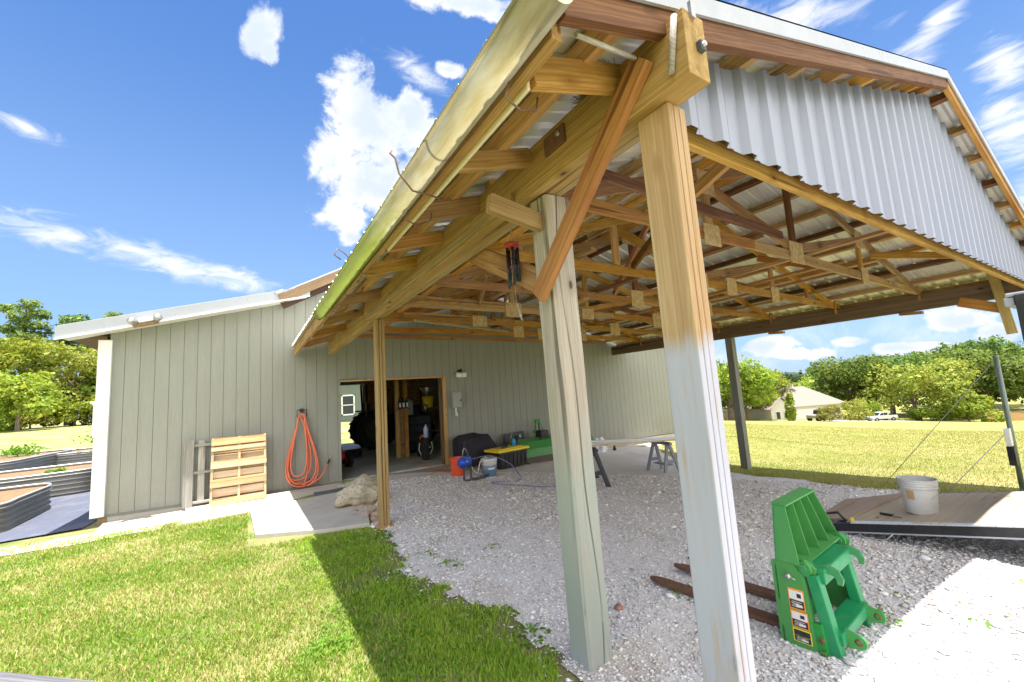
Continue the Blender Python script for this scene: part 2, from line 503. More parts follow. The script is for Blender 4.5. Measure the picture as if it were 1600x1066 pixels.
def roofmetal():
    m, t, b = newmat('galvalume_sheet')
    p = t.pos()
    n = t.noise(t.mapping(p, (2, 2, 2)), 1.5, 5, .65)
    s = t.noise(t.mapping(p, (.6, 9, .6)), 2.0, 4)
    col = t.mix(n, (.70, .69, .63), (.82, .81, .77))
    col = t.mix(t.mapr(s, .5, .8, 0, .3), col, (.58, .53, .42))
    fin(t, b, col, t.mapr(n, .3, .7, .28, .45), .45, None, .5); return m
ROOF = roofmetal()
def panelmetal():
    m, t, b = newmat('white_ribbed_sheet')
    p = t.pos()
    n = t.noise(t.mapping(p, (5, 2, .9)), 1.5, 5, .65)
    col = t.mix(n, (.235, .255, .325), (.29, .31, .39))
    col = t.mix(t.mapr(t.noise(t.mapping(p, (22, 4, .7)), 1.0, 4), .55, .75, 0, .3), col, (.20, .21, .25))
    fin(t, b, col, .38, .15, None, .5); return m
PANEL = panelmetal()
def guttermat():
    m, t, b = newmat('gutter_enamel')
    p = t.pos(); y = t.sep(p)[1]
    n = t.noise(t.mapping(p, (9, 2.2, 9)), 1.5, 6, .7)
    col = t.mix(t.mapr(n, .38, .7, .0, .9), (.62, .60, .52), (.48, .42, .24))
    green_refl = t.math('MULTIPLY', t.mapr(t.math('ADD', y, t.math('MULTIPLY', n, .8)), 2.2, 3.3, 0, 1, True), .92)  # green lens fringe and reflection painted into the gutter's far part
    col = t.mix(green_refl, col, t.mix(n, (.40, .47, .13), (.32, .38, .09)))
    stn = t.mapr(t.noise(t.mapping(p, (26, 1.6, 26)), 1.0, 5, .7), .50, .70, 0, .5)
    col = t.mix(stn, col, (.30, .25, .13))
    jn = t.mapr(t.math('ABSOLUTE', t.math('SUBTRACT', t.math('FRACT', t.math('MULTIPLY', y, .33)), .5)), .002, .0035, .6, 0)
    col = t.mix(jn, col, (.16, .14, .10))
    fin(t, b, col, .45, 0, None, .4); return m
GUTTER = guttermat()
STEEL = plain('galvanised_steel', (.48, .49, .50), .4, .8, dirt=(.3, .2, .12))
RUST = plain('rusty_iron', (.17, .09, .06), .8, .3, var=.4, scale=30, bump=.3, dirt=(.28, .12, .05))
BLACK = plain('black_plastic', (.018, .018, .020), .45, dirt=(.06, .055, .05))
DGREY = plain('dark_grey_plastic', (.06, .065, .08), .5, dirt=(.12, .11, .10))
CONC = plain('concrete', (.50, .47, .42), .85, var=.2, scale=3.5, bump=.2, dirt=(.33, .30, .25))
CONC_IN = plain('shop_floor', (.46, .46, .44), .6, var=.2, scale=2.5, dirt=(.15, .14, .13))

# ------------------------------------------------------------------ ground
def grassbase():
    m, t, b = newmat('lawn_turf')
    p = t.pos(); s = t.sep(p)
    far = t.mapr(s[0], 7, 14, 0, 1, True)
    n = t.noise(p, .55, 6, .62); f = t.noise(p, 9, 6, .72); ff = t.noise(p, 60, 4, .7)
    lush = t.mix(f, (.07, .13, .02), (.22, .32, .06))
    dry = t.mix(f, (.36, .31, .13), (.58, .48, .26))
    col = t.mix(t.mapr(n, .35, .62), lush, dry)
    st = t.noise(t.mapping(p, (.03, .16, .1), rot=(0, 0, .35)), 4.0, 5, .65)
    fa = t.mix(t.mapr(st, .35, .65), (.20, .225, .045), (.36, .31, .12))
    fa = t.mix(t.mapr(t.noise(t.mapping(p, (.06, .35, .1), rot=(0, 0, .4)), 2.0, 5, .6), .42, .6), fa, (.26, .28, .05))
    fa = t.mix(t.mapr(t.noise(t.mapping(p, (.30, .045, .1), rot=(0, 0, -.12)), 1.0, 7, .68), .40, .62, 0, .75), fa, (.43, .345, .145))
    fa = t.mix(t.mapr(t.noise(t.mapping(p, (.5, .07, .1), loc=(9, 4, 0)), 1.0, 7, .7), .46, .66, 0, .7), fa, (.18, .23, .035))
    fa = t.mix(t.mapr(t.noise(p, 1.6, 7, .75), .38, .68, .0, .55), fa, (.40, .33, .15))
    fa = t.mix(t.mapr(t.noise(p, 6, 6, .75), .42, .66, .0, .5), fa, (.16, .20, .03))
    col = t.mix(far, col, fa)
    col = t.mix(t.mapr(ff, .35, .7, .0, .55), col, t.mix(.5, col, (.05, .06, .015)))
    fin(t, b, col, .9, 0, t.bump(t.math('ADD', f, ff), .9, .03), .15); return m
def gravelmat():
    m, t, b = newmat('shell_gravel')
    p = t.pos()
    v = t.voro(p, 78, out='Color'); vd = t.voro(p, 78); v2 = t.voro(p, 130, out='Color')
    c = t.ramp(t.sep(v)[0], [(.0, (.74, .72, .70)), (.25, (.83, .81, .79)), (.5, (.68, .65, .64)), (.72, (.87, .85, .83)), (.9, (.56, .53, .53)), (1, (.76, .68, .62))])
    c = t.mix(.3, c, t.mix(t.sep(v2)[1], (.55, .53, .52), (.90, .88, .86)))
    d = t.mapr(t.noise(p, 1.1, 6, .66), .52, .72, 0, .6)
    c = t.mix(d, c, t.mix(t.noise(p, 26, 4), (.33, .24, .14), (.56, .46, .34)))
    sp3 = t.sep(p)
    md = t.math('MULTIPLY', t.mapr(sp3[1], 3.2, 7.0, 0, 1, True), t.mapr(t.noise(p, 1.7, 7, .72), .36, .66, .1, .85))
    c = t.mix(md, c, t.mix(t.noise(p, 30, 5, .7), (.55, .46, .37), (.82, .76, .68)))
    ed = t.math('MULTIPLY', t.math('MULTIPLY', t.mapr(sp3[0], 1.35, 2.3, 1, 0, True), t.mapr(sp3[1], 1.2, 2.6, 1, 0, True)), t.mapr(t.noise(p, 4, 6, .7), .35, .6, 0, .9))
    c = t.mix(ed, c, t.mix(t.noise(p, 20, 4), (.34, .26, .17), (.52, .43, .32)))
    leaf = t.mapr(t.noise(t.mapping(p, (1, 1.6, 1)), 2.7, 7, .75), .60, .68, 0, .55)
    c = t.mix(leaf, c, (.30, .20, .09))
    c = t.mix(1.0, c, (.93, .94, 1.0), 'MULTIPLY')
    h = t.math('SUBTRACT', 1.0, t.math('MULTIPLY', vd, 1.5))
    fin(t, b, c, .9, 0, t.bump(t.math('ADD', h, t.math('MULTIPLY', t.noise(p, 90, 3), .6)), .32, .006), .2); return m
GRASSM = grassbase(); GRAVEL = gravelmat()

# one sheet that reaches the horizon
def axis(lo, hi, near_lo, near_hi, step):
    a = list(np.arange(near_lo, near_hi + 1e-6, step))
    x = near_lo; s = step
    while x > lo:
        s *= 1.22; x -= s; a.insert(0, max(x, lo))
    x = near_hi; s = step
    while x < hi:
        s *= 1.22; x += s; a.append(min(x, hi))
    return a
ax = axis(-900, 1200, -8, 14, .4); ay = axis(-900, 1400, -5, 22, .4)
vs = [(x, y, G(x, y)) for y in ay for x in ax]
nx = len(ax)
fs = [(j * nx + i, j * nx + i + 1, (j + 1) * nx + i + 1, (j + 1) * nx + i) for j in range(len(ay) - 1) for i in range(nx - 1)]
me = np_mesh('ground', vs, fs, GRASSM)
me.polygons.foreach_set('use_smooth', np.ones(len(me.polygons), bool))
g = bpy.data.objects.new('ground', me); register(g, Matrix.Identity(4), None); info(g, kind='structure')

# gravel yard with a ragged edge. signed distance-like mask (positive inside)
from mathutils import noise as mnoise
LEFT_EDGE = [(-3.0, 1.35), (1.0, 1.38), (1.92, 1.42), (2.21, 1.40), (2.8, 1.24), (3.52, 1.16), (4.16, 1.12), (5.2, 1.36), (6.6, 1.45), (9.6, 1.5)]
def ledge(y):
    for (y0, x0), (y1, x1) in zip(LEFT_EDGE, LEFT_EDGE[1:]):
        if y <= y1: return x0 + (x1 - x0) * max(0, (y - y0)) / (y1 - y0)
    return LEFT_EDGE[-1][1]
def redge(y):
    return 8.45 if y < 3.4 else (8.45 + (y - 3.4) * .12 if y < 5 else 8.65 + (y - 5) * .40)
def ginside(x, y):
    n = mnoise.fractal(Vector((x * 1.5, y * 1.5, .3)), 1.0, 2.0, 4) * .26 + mnoise.noise(Vector((x * 7, y * 7, 2))) * .07
    if y > 2.6: n *= .8
    return min(x - ledge(y), redge(y) - x, 9.5 - y, y + 3) + n
st = .06
gx = np.arange(.6, 11.0, st); gy = np.arange(-2.9, 9.5, st)
idx = {}; gv = []; gf = []
def gvid(i, j):
    k = (i, j)
    if k not in idx:
        x, y = gx[i], gy[j]
        idx[k] = len(gv); gv.append((x, y, G(x, y) + .008))
    return idx[k]
for j in range(len(gy) - 1):
    for i in range(len(gx) - 1):
        if ginside(gx[i] + st / 2, gy[j] + st / 2) > 0:
            gf.append((gvid(i, j), gvid(i + 1, j), gvid(i + 1, j + 1), gvid(i, j + 1)))
me = np_mesh('gravel_yard', gv, gf, GRAVEL)
g = bpy.data.objects.new('gravel_yard', me); register(g, Matrix.Identity(4), None); info(g, kind='structure')

# loose stones
def stonemat():
    m, t, b = newmat('loose_stone')
    r = t.island(); r2 = t.math('FRACT', t.math('MULTIPLY', r, 17.3))
    c = t.ramp(r, [(0, (.62, .59, .58)), (.3, (.77, .75, .73)), (.62, (.88, .86, .84)), (.8, (.68, .63, .60)), (.93, (.45, .43, .44)), (1, (.60, .45, .37))])
    c = t.hsv(c, .5, 1, t.mapr(r2, 0, 1, .75, 1.1))
    fin(t, b, c, .9, 0, None, .2); return m
oct_v = np.array([(1, 0, 0), (-1, 0, 0), (0, 1, 0), (0, -1, 0), (0, 0, 1), (0, 0, -1)], float)
oct_f = np.array([(0, 2, 4), (2, 1, 4), (1, 3, 4), (3, 0, 4), (2, 0, 5), (1, 2, 5), (3, 1, 5), (0, 3, 5)])
pts = []
rs = random.Random(3)
while len(pts) < N_STONE:
    # denser near the camera
    r = 1.0 + 8.0 * rs.random() ** 1.35; a = rs.uniform(-.25, 1.32)
    x, y = r * math.sin(a + .30), r * math.cos(a + .30)
    if y < .3 or x > 8.6: continue
    gi = ginside(x, y)
    if gi < 0 and rs.random() > max(0, .22 + gi * .8): continue
    pts.append((x, y, G(x, y) + .008, r))
pts = np.array(pts); n = len(pts)
sz = rng.lognormal(math.log(.0041), .45, n) * (1 + .13 * pts[:, 3])
V = oct_v[None] * (1 + rng.uniform(-.38, .38, (n, 6, 1))) + rng.normal(0, .12, (n, 6, 3))
sz = sz * np.array([1.0 + .45 * mnoise.noise(Vector((a * 1.3, b * 1.3, 4))) for a, b in pts[:, :2]])
ang = rng.uniform(0, 6.28, n); ca, sa = np.cos(ang), np.sin(ang)
V[:, :, 0] *= rng.uniform(.9, 1.7, (n, 1)); V[:, :, 2] *= rng.uniform(.35, .7, (n, 1))
X = V[:, :, 0] * ca[:, None] - V[:, :, 1] * sa[:, None]; Y = V[:, :, 0] * sa[:, None] + V[:, :, 1] * ca[:, None]
V = np.stack([X, Y, V[:, :, 2]], 2) * sz[:, None, None]
V += pts[:, None, :3]; V[:, :, 2] += (sz * .3)[:, None]
F = (oct_f[None] + (np.arange(n) * 6)[:, None, None]).reshape(-1, 3)
me = np_mesh('loose_gravel', V.reshape(-1, 3), F, stonemat())
g = bpy.data.objects.new('loose_gravel', me); register(g, Matrix.Identity(4), None); info(g, kind='stuff')

# grass
def blademat(name, stops, sat=1.0):
    m, t, b = newmat(name)
    p = t.pos(); r = t.island()
    n = t.noise(p, .8, 5, .6)
    k = t.math('ADD', t.math('MULTIPLY', r, .55), t.math('MULTIPLY', t.mapr(n, .3, .7), .45))
    col = t.ramp(k, stops)
    fin(t, b, col, .6, 0, None, .25)
    tr = t.n.new('ShaderNodeBsdfTranslucent'); t.set(tr.inputs[0], t.hsv(col, .49, 1.1, 1.25))
    mx = t.n.new('ShaderNodeMixShader'); mx.inputs[0].default_value = .35
    out = t.n['Material Output']
    t.l.new(b.outputs[0], mx.inputs[1]); t.l.new(tr.outputs[0], mx.inputs[2]); t.l.new(mx.outputs[0], out.inputs[0])
    return m
BL = blademat('grass_blade', [(0, (.13, .28, .025)), (.36, (.21, .36, .04)), (.52, (.33, .41, .08)), (.68, (.54, .49, .20)), (.86, (.68, .57, .31)), (1, (.46, .47, .12))])
BLF = blademat('field_blade', [(0, (.16, .23, .035)), (.35, (.27, .31, .055)), (.6, (.40, .37, .12)), (1, (.50, .42, .19))])
BLS = blademat('shade_blade', [(0, (.16, .34, .03)), (.4, (.28, .46, .05)), (.72, (.42, .52, .08)), (1, (.60, .54, .26))])  # greener grass under the roof, colour also lightened to offset the shade
def blades(name, P, h, w, mat, lean=.5):
    n = len(P)
    a = rng.uniform(0, 6.283, n); la = rng.uniform(0, 6.283, n); l = rng.uniform(0, lean, n) * h
    dx, dy = np.cos(a) * w / 2, np.sin(a) * w / 2
    b0 = P + np.stack([-dx, -dy, np.zeros(n)], 1); b1 = P + np.stack([dx, dy, np.zeros(n)], 1)
    mid = P + np.stack([np.cos(la) * l * .4, np.sin(la) * l * .4, h * .6], 1)
    m0 = mid + np.stack([-dx * .7, -dy * .7, np.zeros(n)], 1); m1 = mid + np.stack([dx * .7, dy * .7, np.zeros(n)], 1)
    tip = P + np.stack([np.cos(la) * l, np.sin(la) * l, h * .95], 1)
    V = np.stack([b0, b1, m1, m0, tip], 1).reshape(-1, 3)
    k = (np.arange(n) * 5)[:, None]
    F = np.concatenate([k + np.array([[0, 1, 2]]), k + np.array([[0, 2, 3]]), k + np.array([[3, 2, 4]])], 1).reshape(-1, 3)
    me = np_mesh(name, V, F, mat)
    o = bpy.data.objects.new(name, me); register(o, Matrix.Identity(4), None); info(o, kind='stuff')
    return o
def slabs_hit(x, y):
    return (-.03 < x < 1.40 and 5.75 - .3 * x < y < 9.6) or (-.95 < x < 1.5 and y > 8.0) or (-2.4 < x < -.9 and y > 8.35 - .2 * (x + .9)) or (x < -1.9 and y > 9.0 + .18 * (x + 2) )
P = []; rs = random.Random(5)
while len(P) < N_GRASS:
    r = 1.9 + 8.2 * rs.random() ** 1.25; a = rs.uniform(-.62, .62)
    x, y = r * math.sin(a), r * math.cos(a)
    if x > 2.0 or slabs_hit(x, y): continue
    gi = ginside(x, y)
    if gi > 0.06 and rs.random() > .10 * math.exp(-gi * 4): continue
    if gi > -.32 and rs.random() < .75 * (1 + gi / .32) + .15 + .5 * mnoise.noise(Vector((x * 5, y * 5, 1))): continue
    d = mnoise.noise(Vector((x * 2.2, y * 2.2, 5)))
    d += .7 * min(0, mnoise.noise(Vector((x * .9, y * .9, 11))) + .12)
    if rs.random() > .82 + d * .8: continue
    P.append((x, y, G(x, y), r))
P = np.array(P); n = len(P)
h = rng.uniform(.010, .032, n) * (1 + .05 * P[:, 3]); w = rng.uniform(.003, .0065, n) * (1 + .16 * P[:, 3])
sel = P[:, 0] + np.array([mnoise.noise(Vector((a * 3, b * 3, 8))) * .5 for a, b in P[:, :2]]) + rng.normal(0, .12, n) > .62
blades('lawn_grass', P[~sel][:, :3], h[~sel], w[~sel], BL, .95)
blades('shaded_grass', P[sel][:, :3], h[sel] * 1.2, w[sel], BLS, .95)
P = []
while len(P) < N_FIELD:
    x = 8.3 + 42 * rs.random() ** 2.1; y = rs.uniform(-3, 12 + .5 * (x - 8))
    if y > 9.3 and x < 13.2: continue
    if ginside(x, y) > .05 or (x < redge(y) - .2 and y < 9.4): continue
    P.append((x, y, G(x, y), x))
P = np.array(P); n = len(P)
blades('field_grass', P[:, :3], rng.uniform(.015, .05, n) * np.where(P[:, 3] < 9.3, 1.9, 1.0), rng.uniform(.005, .012, n) * (P[:, 3] / 9), BLF, .9)
# leafy weeds along the shade line and in the gravel
LEAFM = blademat('weed_leaf', [(0, (.07, .18, .015)), (.5, (.14, .28, .03)), (1, (.25, .34, .06))])
spots = [(.50, 3.0, .20, 90), (.62, 3.35, .22, 90), (.38, 2.85, .15, 60), (.95, 3.15, .18, 70), (1.15, 2.55, .16, 60), (.75, 2.6, .2, 70), (.55, 4.4, .3, 90),
         (.95, 5.0, .25, 80), (1.22, 4.9, .15, 50), (1.34, 2.15, .12, 40), (.15, 4.0, .25, 50), (-.5, 3.6, .3, 45), (-.1, 7.3, .3, 50), (.0, 6.3, .12, 30), (2.25, 1.55, .14, 45), (2.4, 1.9, .12, 30),
         (2.9, 1.05, .12, 22), (3.3, 1.1, .08, 6), (3.35, .75, .2, 18), (1.9, 3.6, .1, 14), (1.6, 4.2, .12, 16), (1.45, 3.5, .12, 26), (1.38, 3.9, .1, 20), (.7, 3.9, .3, 60), (.9, 4.3, .25, 50), (.6, 2.2, .25, 50), (.95, 2.2, .2, 40), (1.0, 3.6, .2, 40), (.62, 5.1, .3, 60), (.25, 3.4, .2, 26), (-1.2, 5.2, .4, 40), (-.6, 5.8, .4, 40), (-1.6, 8.2, .2, 40), (-2.3, 7.8, .25, 40), (4.1, .55, .25, 26)]
P = []; S = []
for (cx, cy, r, k) in spots:
    for _ in range(int(k * 2.2)):
        a = rs.uniform(0, 6.28); q = r * math.sqrt(rs.random())
        x, y = cx + q * math.cos(a), cy + q * math.sin(a)
        P.append((x, y, G(x, y) + rs.uniform(.008, .05) * (1 - q / r * .6))); S.append(rs.uniform(.006, .015))
P = np.array(P); S = np.array(S); n = len(P)
nrm = rng.normal(0, .45, (n, 3)); nrm[:, 2] = 1; nrm /= np.linalg.norm(nrm, axis=1)[:, None]
u = np.cross(nrm, rng.normal(0, 1, (n, 3))); u /= np.linalg.norm(u, axis=1)[:, None]; v = np.cross(nrm, u)
hexa = [(math.cos(k * math.pi / 3), math.sin(k * math.pi / 3) * .75) for k in range(6)]
V = np.stack([P + (u * cx + v * cy) * S[:, None] for cx, cy in hexa], 1).reshape(-1, 3)
F = np.arange(n * 6).reshape(-1, 6)
me = np_mesh('clover_weeds', V, F, LEAFM)
g = bpy.data.objects.new('clover_weeds', me); register(g, Matrix.Identity(4), None); info(g, kind='stuff')

# ------------------------------------------------------------------ paved bits
def slab(name, poly, z0, z1, mat):
    b = WB(); b.prism([(x, y, z0(x, y) if callable(z0) else z0) for x, y in poly], (0, 0, z1), mat)
    o = b.build(name); info(o, kind='structure'); return o
def gz(x, y): return G(x, y)
# walkway by the wall, pad in front of it, apron at the door, worn dirt path
slab('concrete_walk', [(-.95, 9.36), (-.86, 8.14), (-.02, 8.12), (1.42, 8.12), (1.55, 9.40)], lambda x, y: -.33, .20, CONC)
slab('concrete_pad', [(-.01, 8.09), (.05, 6.15), (.75, 5.62), (1.22, 5.42), (1.40, 6.4), (1.41, 8.09)], lambda x, y: G(x, y) - .2, .245, CONC)
slab('foundation_strip', [(-2.0, 9.45), (-1.95, 8.62), (-.90, 8.40), (-.97, 9.45)], lambda x, y: -.45, .285, CONC)
APR = plain('apron_concrete', (.36, .30, .27), .85, var=.22, scale=4, bump=.2, dirt=(.25, .17, .13))
slab('concrete_apron', [(1.50, 9.52), (1.43, 8.30), (2.6, 8.15), (4.3, 8.5), (4.6, 9.52)], lambda x, y: -.33, .185, APR)
slab('concrete_patio', [(8.8, 9.5), (8.6, 8.9), (11.2, 8.75), (11.6, 9.5)], lambda x, y: -.75, .29, CONC)
SANDM = plain('sandy_path', (.62, .55, .43), .9, var=.15, scale=8, bump=.3, dirt=(.40, .36, .22))
pv = []; pf = []
for i in range(60):
    x = -7 + i * .1; yc = 8.40 - .12 * (x + 1); w_ = .34 + .10 * mnoise.noise(Vector((x * 1.7, 0, 0)))
    for k in (-1, 1):
        y = yc + k * w_ + .08 * mnoise.noise(Vector((x * 4, k * 3, 0)))
        pv.append((x, y, G(x, y) + .012))
for i in range(59): pf.append((2 * i, 2 * i + 2, 2 * i + 3, 2 * i + 1))
me = np_mesh('sandy_path', pv, pf, SANDM)
g = bpy.data.objects.new('sandy_path', me); register(g, Matrix.Identity(4), None); info(g, kind='structure')
def clothmat():
    m, t, b = newmat('weed_cloth')
    p = t.pos()
    wv = t.noise(t.mapping(p, (120, 6, 1)), 1.0, 2)
    col = t.mix(wv, (.075, .085, .125), (.13, .14, .19))
    ln = t.math('FRACT', t.math('MULTIPLY', t.sep(t.mapping(p, (1, 1, 1), rot=(0, 0, .12)))[0], 3.3))
    col = t.mix(t.mapr(ln, .0, .025, .5, 0), col, (.36, .38, .42))
    dd = t.mapr(t.noise(p, 1.8, 5, .7), .5, .75, 0, .5)
    col = t.mix(dd, col, (.28, .25, .22))
    fin(t, b, col, .75, 0, t.bump(t.noise(p, 3, 4), .3, .03), .3); return m
gvx = np.arange(-9, -2.06, .25); gvy = np.arange(9.2, 22, .25); pv = []; pf = []
for y in gvy:
    for x in gvx: pv.append((x, max(y, 9.45 + .2 * (x + 2.1) * .3), G(x, y) + .018 + .008 * mnoise.noise(Vector((x * 2, y * 2, 1)))))
nxx = len(gvx)
for j in range(len(gvy) - 1):
    for i in range(nxx - 1): pf.append((j * nxx + i, j * nxx + i + 1, (j + 1) * nxx + i + 1, (j + 1) * nxx + i))
me = np_mesh('weed_cloth_path', pv, pf, clothmat())
g = bpy.data.objects.new('weed_cloth_path', me); register(g, Matrix.Identity(4), None); info(g, kind='structure')
# ------------------------------------------------------------------ barn
W_DARK2 = wood('dark_fascia', (.11, .06, .04), (.16, .09, .06), (.05, .025, .015))
YW = 9.55; BX0, BX1, BXR = -2.05, 12.65, 5.3; YB = 17.4
DX0, DX1, DZ = 1.61, 3.93, 1.93; FLOOR = -.13
def barn_under(x):                      # underside of the barn roof at the gable
    xm = x if x < BXR else 2 * BXR - x
    return 2.78 + .257 * (xm + 2.57) if xm < .62 else 3.60 + .54 * (xm - .62)
def wall_bottom(x): return -.075 - .016 * (x + 2)
barn = thing('barn', (BXR, YW, FLOOR), 'long grey green barn with vertical grooved siding, a white corner board and an open doorway', 'barn')
w = WB(); x = BX0; gap = .007
w_back = []
while x < BX1:
    x1 = min(x + .2, BX1)
    a, c = x + gap / 2, x1 - gap / 2
    zb0, zb1 = wall_bottom(a), wall_bottom(c)
    segs = [(a, c)]
    if c > DX0 and a < DX1:
        segs = []
        if a < DX0: segs.append((a, DX0, 0))
        if c > DX1: segs.append((DX1, c, 0))
        segs.append((max(a, DX0), min(c, DX1), 1))
    for s in segs:
        a_, c_ = s[0], s[1]
        if c_ - a_ < .004: continue
        top = len(s) == 3 and s[2] == 1
        z0, z1 = (DZ, DZ) if top else (wall_bottom(a_), wall_bottom(c_))
        w.prism([(a_, YW, z0), (c_, YW, z1), (c_, YW, barn_under(c_) + .02), (a_, YW, barn_under(a_) + .02)], (0, .03, 0), SIDING)
    x = x1
# sheathing behind the grooves
SH = plain('groove_shadow_paint', (.19, .195, .175), .8)
for a, c, z0 in ((BX0, DX0, None), (DX1, BX1, None), (DX0, DX1, DZ)):
    n = 12
    for i in range(n):
        p, q = a + (c - a) * i / n, a + (c - a) * (i + 1) / n
        w.prism([(p, YW + .009, wall_bottom(p) if z0 is None else z0), (q, YW + .009, wall_bottom(q) if z0 is None else z0), (q, YW + .009, barn_under(q)), (p, YW + .009, barn_under(p))], (0, .08, 0), SH)
w.build('front_wall', None, barn)
w = WB()
w.prism([(BX0 + .02, YW + .1, -.5), (DX0, YW + .1, -.5), (DX0, YW + .1, -.14), (BX0 + .02, YW + .1, -.10)], (0, .2, 0), CONC)
w.prism([(BX0 + .02, YW - .01, -.5), (DX0, YW - .01, -.5), (DX0, YW - .01, -.14), (BX0 + .02, YW - .01, -.085)], (0, .1, 0), CONC)
w.prism([(DX1, YW - .01, -.7), (BX1, YW - .01, -1.3), (BX1, YW - .01, -.33), (DX1, YW - .01, -.175)], (0, .2, 0), CONC)
w.build('foundation', None, barn)
w = WB()
w.box((BX0 - .01, (YW + YB) / 2, 1.2), (.10, YB - YW - .1, 3.2), SIDING)
w.build('side_wall', None, barn)
w = WB(); w.box((BX1, (YW + YB) / 2, .9), (.10, YB - YW - .1, 3.9), SIDING); w.build('side_wall', None, barn)
# back wall with its own door
OX0, OX1, OZ = 2.55, 3.72, 2.15
w = WB()
for a, c, z0 in ((BX0, OX0, -.6), (OX1, BX1, -.9), (OX0, OX1, OZ)):
    n = 10
    for i in range(n):
        p, q = a + (c - a) * i / n, a + (c - a) * (i + 1) / n
        w.prism([(p, YB, z0), (q, YB, z0), (q, YB, barn_under(q)), (p, YB, barn_under(p))], (0, .1, 0), SIDING)
w.build('rear_wall', None, barn)
w = WB(); w.box(((BX0 + BX1) / 2, (YW + YB) / 2 + .1, FLOOR - .15), (BX1 - BX0 - .15, YB - YW - .02, .3), CONC_IN); w.build('floor', None, barn)
# roof: two pitches each side
RB = plain('barn_roof_metal', (.55, .57, .60), .4, .4, var=.06)
w = WB()
def roofslab(xa, za, xb, zb, y0, y1, th, m):
    w.prism([(xa, y0, za), (xb, y0, zb), (xb, y0, zb + th), (xa, y0, za + th)], (0, y1 - y0, 0), m)
for s in (1, -1):
    f = (lambda q: q) if s == 1 else (lambda q: 2 * BXR - q)
    roofslab(f(-2.60), 2.775 + .19, f(1.0), barn_under(.6) + .105 + .19, YW - .32, YB + .3, .03, RB)
    roofslab(f(.40), 3.60 - .12 + .20, f(BXR), 3.60 + .54 * (BXR - .62) + .20, YW - .32, YB + .3, .03, RB)
w.build('roof', None, barn)
# corrugated lower end of the upper roof
w = WB()
for i in range(9):
    yy = YW - .33 + i * .11
    w.tube([(.38, yy, 3.705), (.52, yy, 3.78)], .035, RB, 8)
w.build('roof_edge', None, barn)
# gable fascia, white, and brown boards of the upper pitch
for s in (1, -1):
    f = (lambda q: q) if s == 1 else (lambda q: 2 * BXR - q)
    w = WB()
    w.prism([(f(-2.62), YW - .34, 2.765), (f(1.0), YW - .34, 2.765 + .257 * 3.62), (f(1.0), YW - .34, 2.765 + .257 * 3.62 + .215), (f(-2.62), YW - .34, 2.765 + .215)], (0, .035, 0), WTRIM)
    w.prism([(f(-2.62), YW - .365, 2.755), (f(1.0), YW - .365, 2.755 + .257 * 3.62), (f(1.0), YW - .365, 2.755 + .257 * 3.62 + .03), (f(-2.62), YW - .365, 2.755 + .03)], (0, .024, 0), WHITE)
    w.build('fascia', None, barn)
    w = WB()
    w.prism([(f(-2.55), YW - .30, 2.79), (f(.95), YW - .30, 2.79 + .257 * 3.5), (f(.95), YW - .30, 2.81 + .257 * 3.5), (f(-2.55), YW - .30, 2.81)], (0, .30, 0), WHITE)
    w.build('soffit', None, barn)
    member('upper_fascia', (f(.46), YW - .34, 3.60), (f(BXR), YW - .34, 3.60 + .54 * (BXR - .46)), .04, .17, W_BROWN, barn)
    member('upper_fascia', (f(.50), YW - .16, 3.52), (f(BXR), YW - .16, 3.52 + .54 * (BXR - .46)), .04, .17, W_DARK2, barn)
for xx in (BX0 - .075, ):
    w = WB(); w.box((BX0 - .045, YW - .035, 1.36), (.17, .07, 2.88), WHITE, None, .004); w.build('corner_board', None, barn)
w = WB(); w.box((BX0 - .30, 13.4, 2.86), (.5, 7.6, .04), W_BROWN); w.build('eave_soffit', None, barn)
w = WB(); w.box((BX0 + .02, YW + .02, -.22), (.10, .08, .26), W_BROWN, None, .004); w.build('corner_post', None, barn)
# skirt board at the foot of the siding
w = WB(); w.bar((BX0 + .05, YW - .012, -.085), (DX0 - .05, YW - .012, -.145), .02, .035, plain('skirt', (.20, .20, .18), .8)); w.build('skirt_board', None, barn)
fr = wood('door_trim', (.50, .30, .13), (.58, .40, .2), (.3, .15, .05))
member('door_trim', (DX1 + .045, YW - .02, FLOOR - .02), (DX1 + .045, YW - .02, DZ + .05), .09, .03, fr, barn, (0, 1, 0))
member('door_trim', (DX0 - .01, YW - .02, DZ + .025), (DX1 - .005, YW - .02, DZ + .025), .03, .05, fr, barn)
member('door_jamb', (DX1 - .015, YW + .10, FLOOR), (DX1 - .015, YW + .10, DZ), .13, .03, W_DARK, barn, (1, 0, 0))
# framing seen inside
studs = wood('studs', (.36, .20, .08), (.44, .27, .12), (.18, .08, .02))
for xx in (3.98, 4.6, 5.2, 5.8):
    member('stud', (xx + .35, YB - .08, FLOOR), (xx + .35, YB - .08, 3.4), .05, .12, studs, barn, (0, 1, 0))
member('stud', (3.80, YB - .12, FLOOR), (3.80, YB - .12, 3.2), .14, .14, fr, barn, (0, 1, 0))
w = WB(); w.box((5.3, YB - .03, 1.2), (2.9, .02, 2.6), wood('plywood_wall', (.50, .30, .12), (.6, .4, .18), (.3, .15, .05))); w.build('plywood_lining', None, barn)
for px in (3.46, 3.70):
    member('inner_post', (px, 11.75, FLOOR), (px, 11.75, 3.6), .11, .11, W_TRUSS, barn, (0, 1, 0))
w = WB(); w.box((3.58, 11.82, .62), (.16, .03, 1.45), studs); w.build('inner_panel', None, barn)

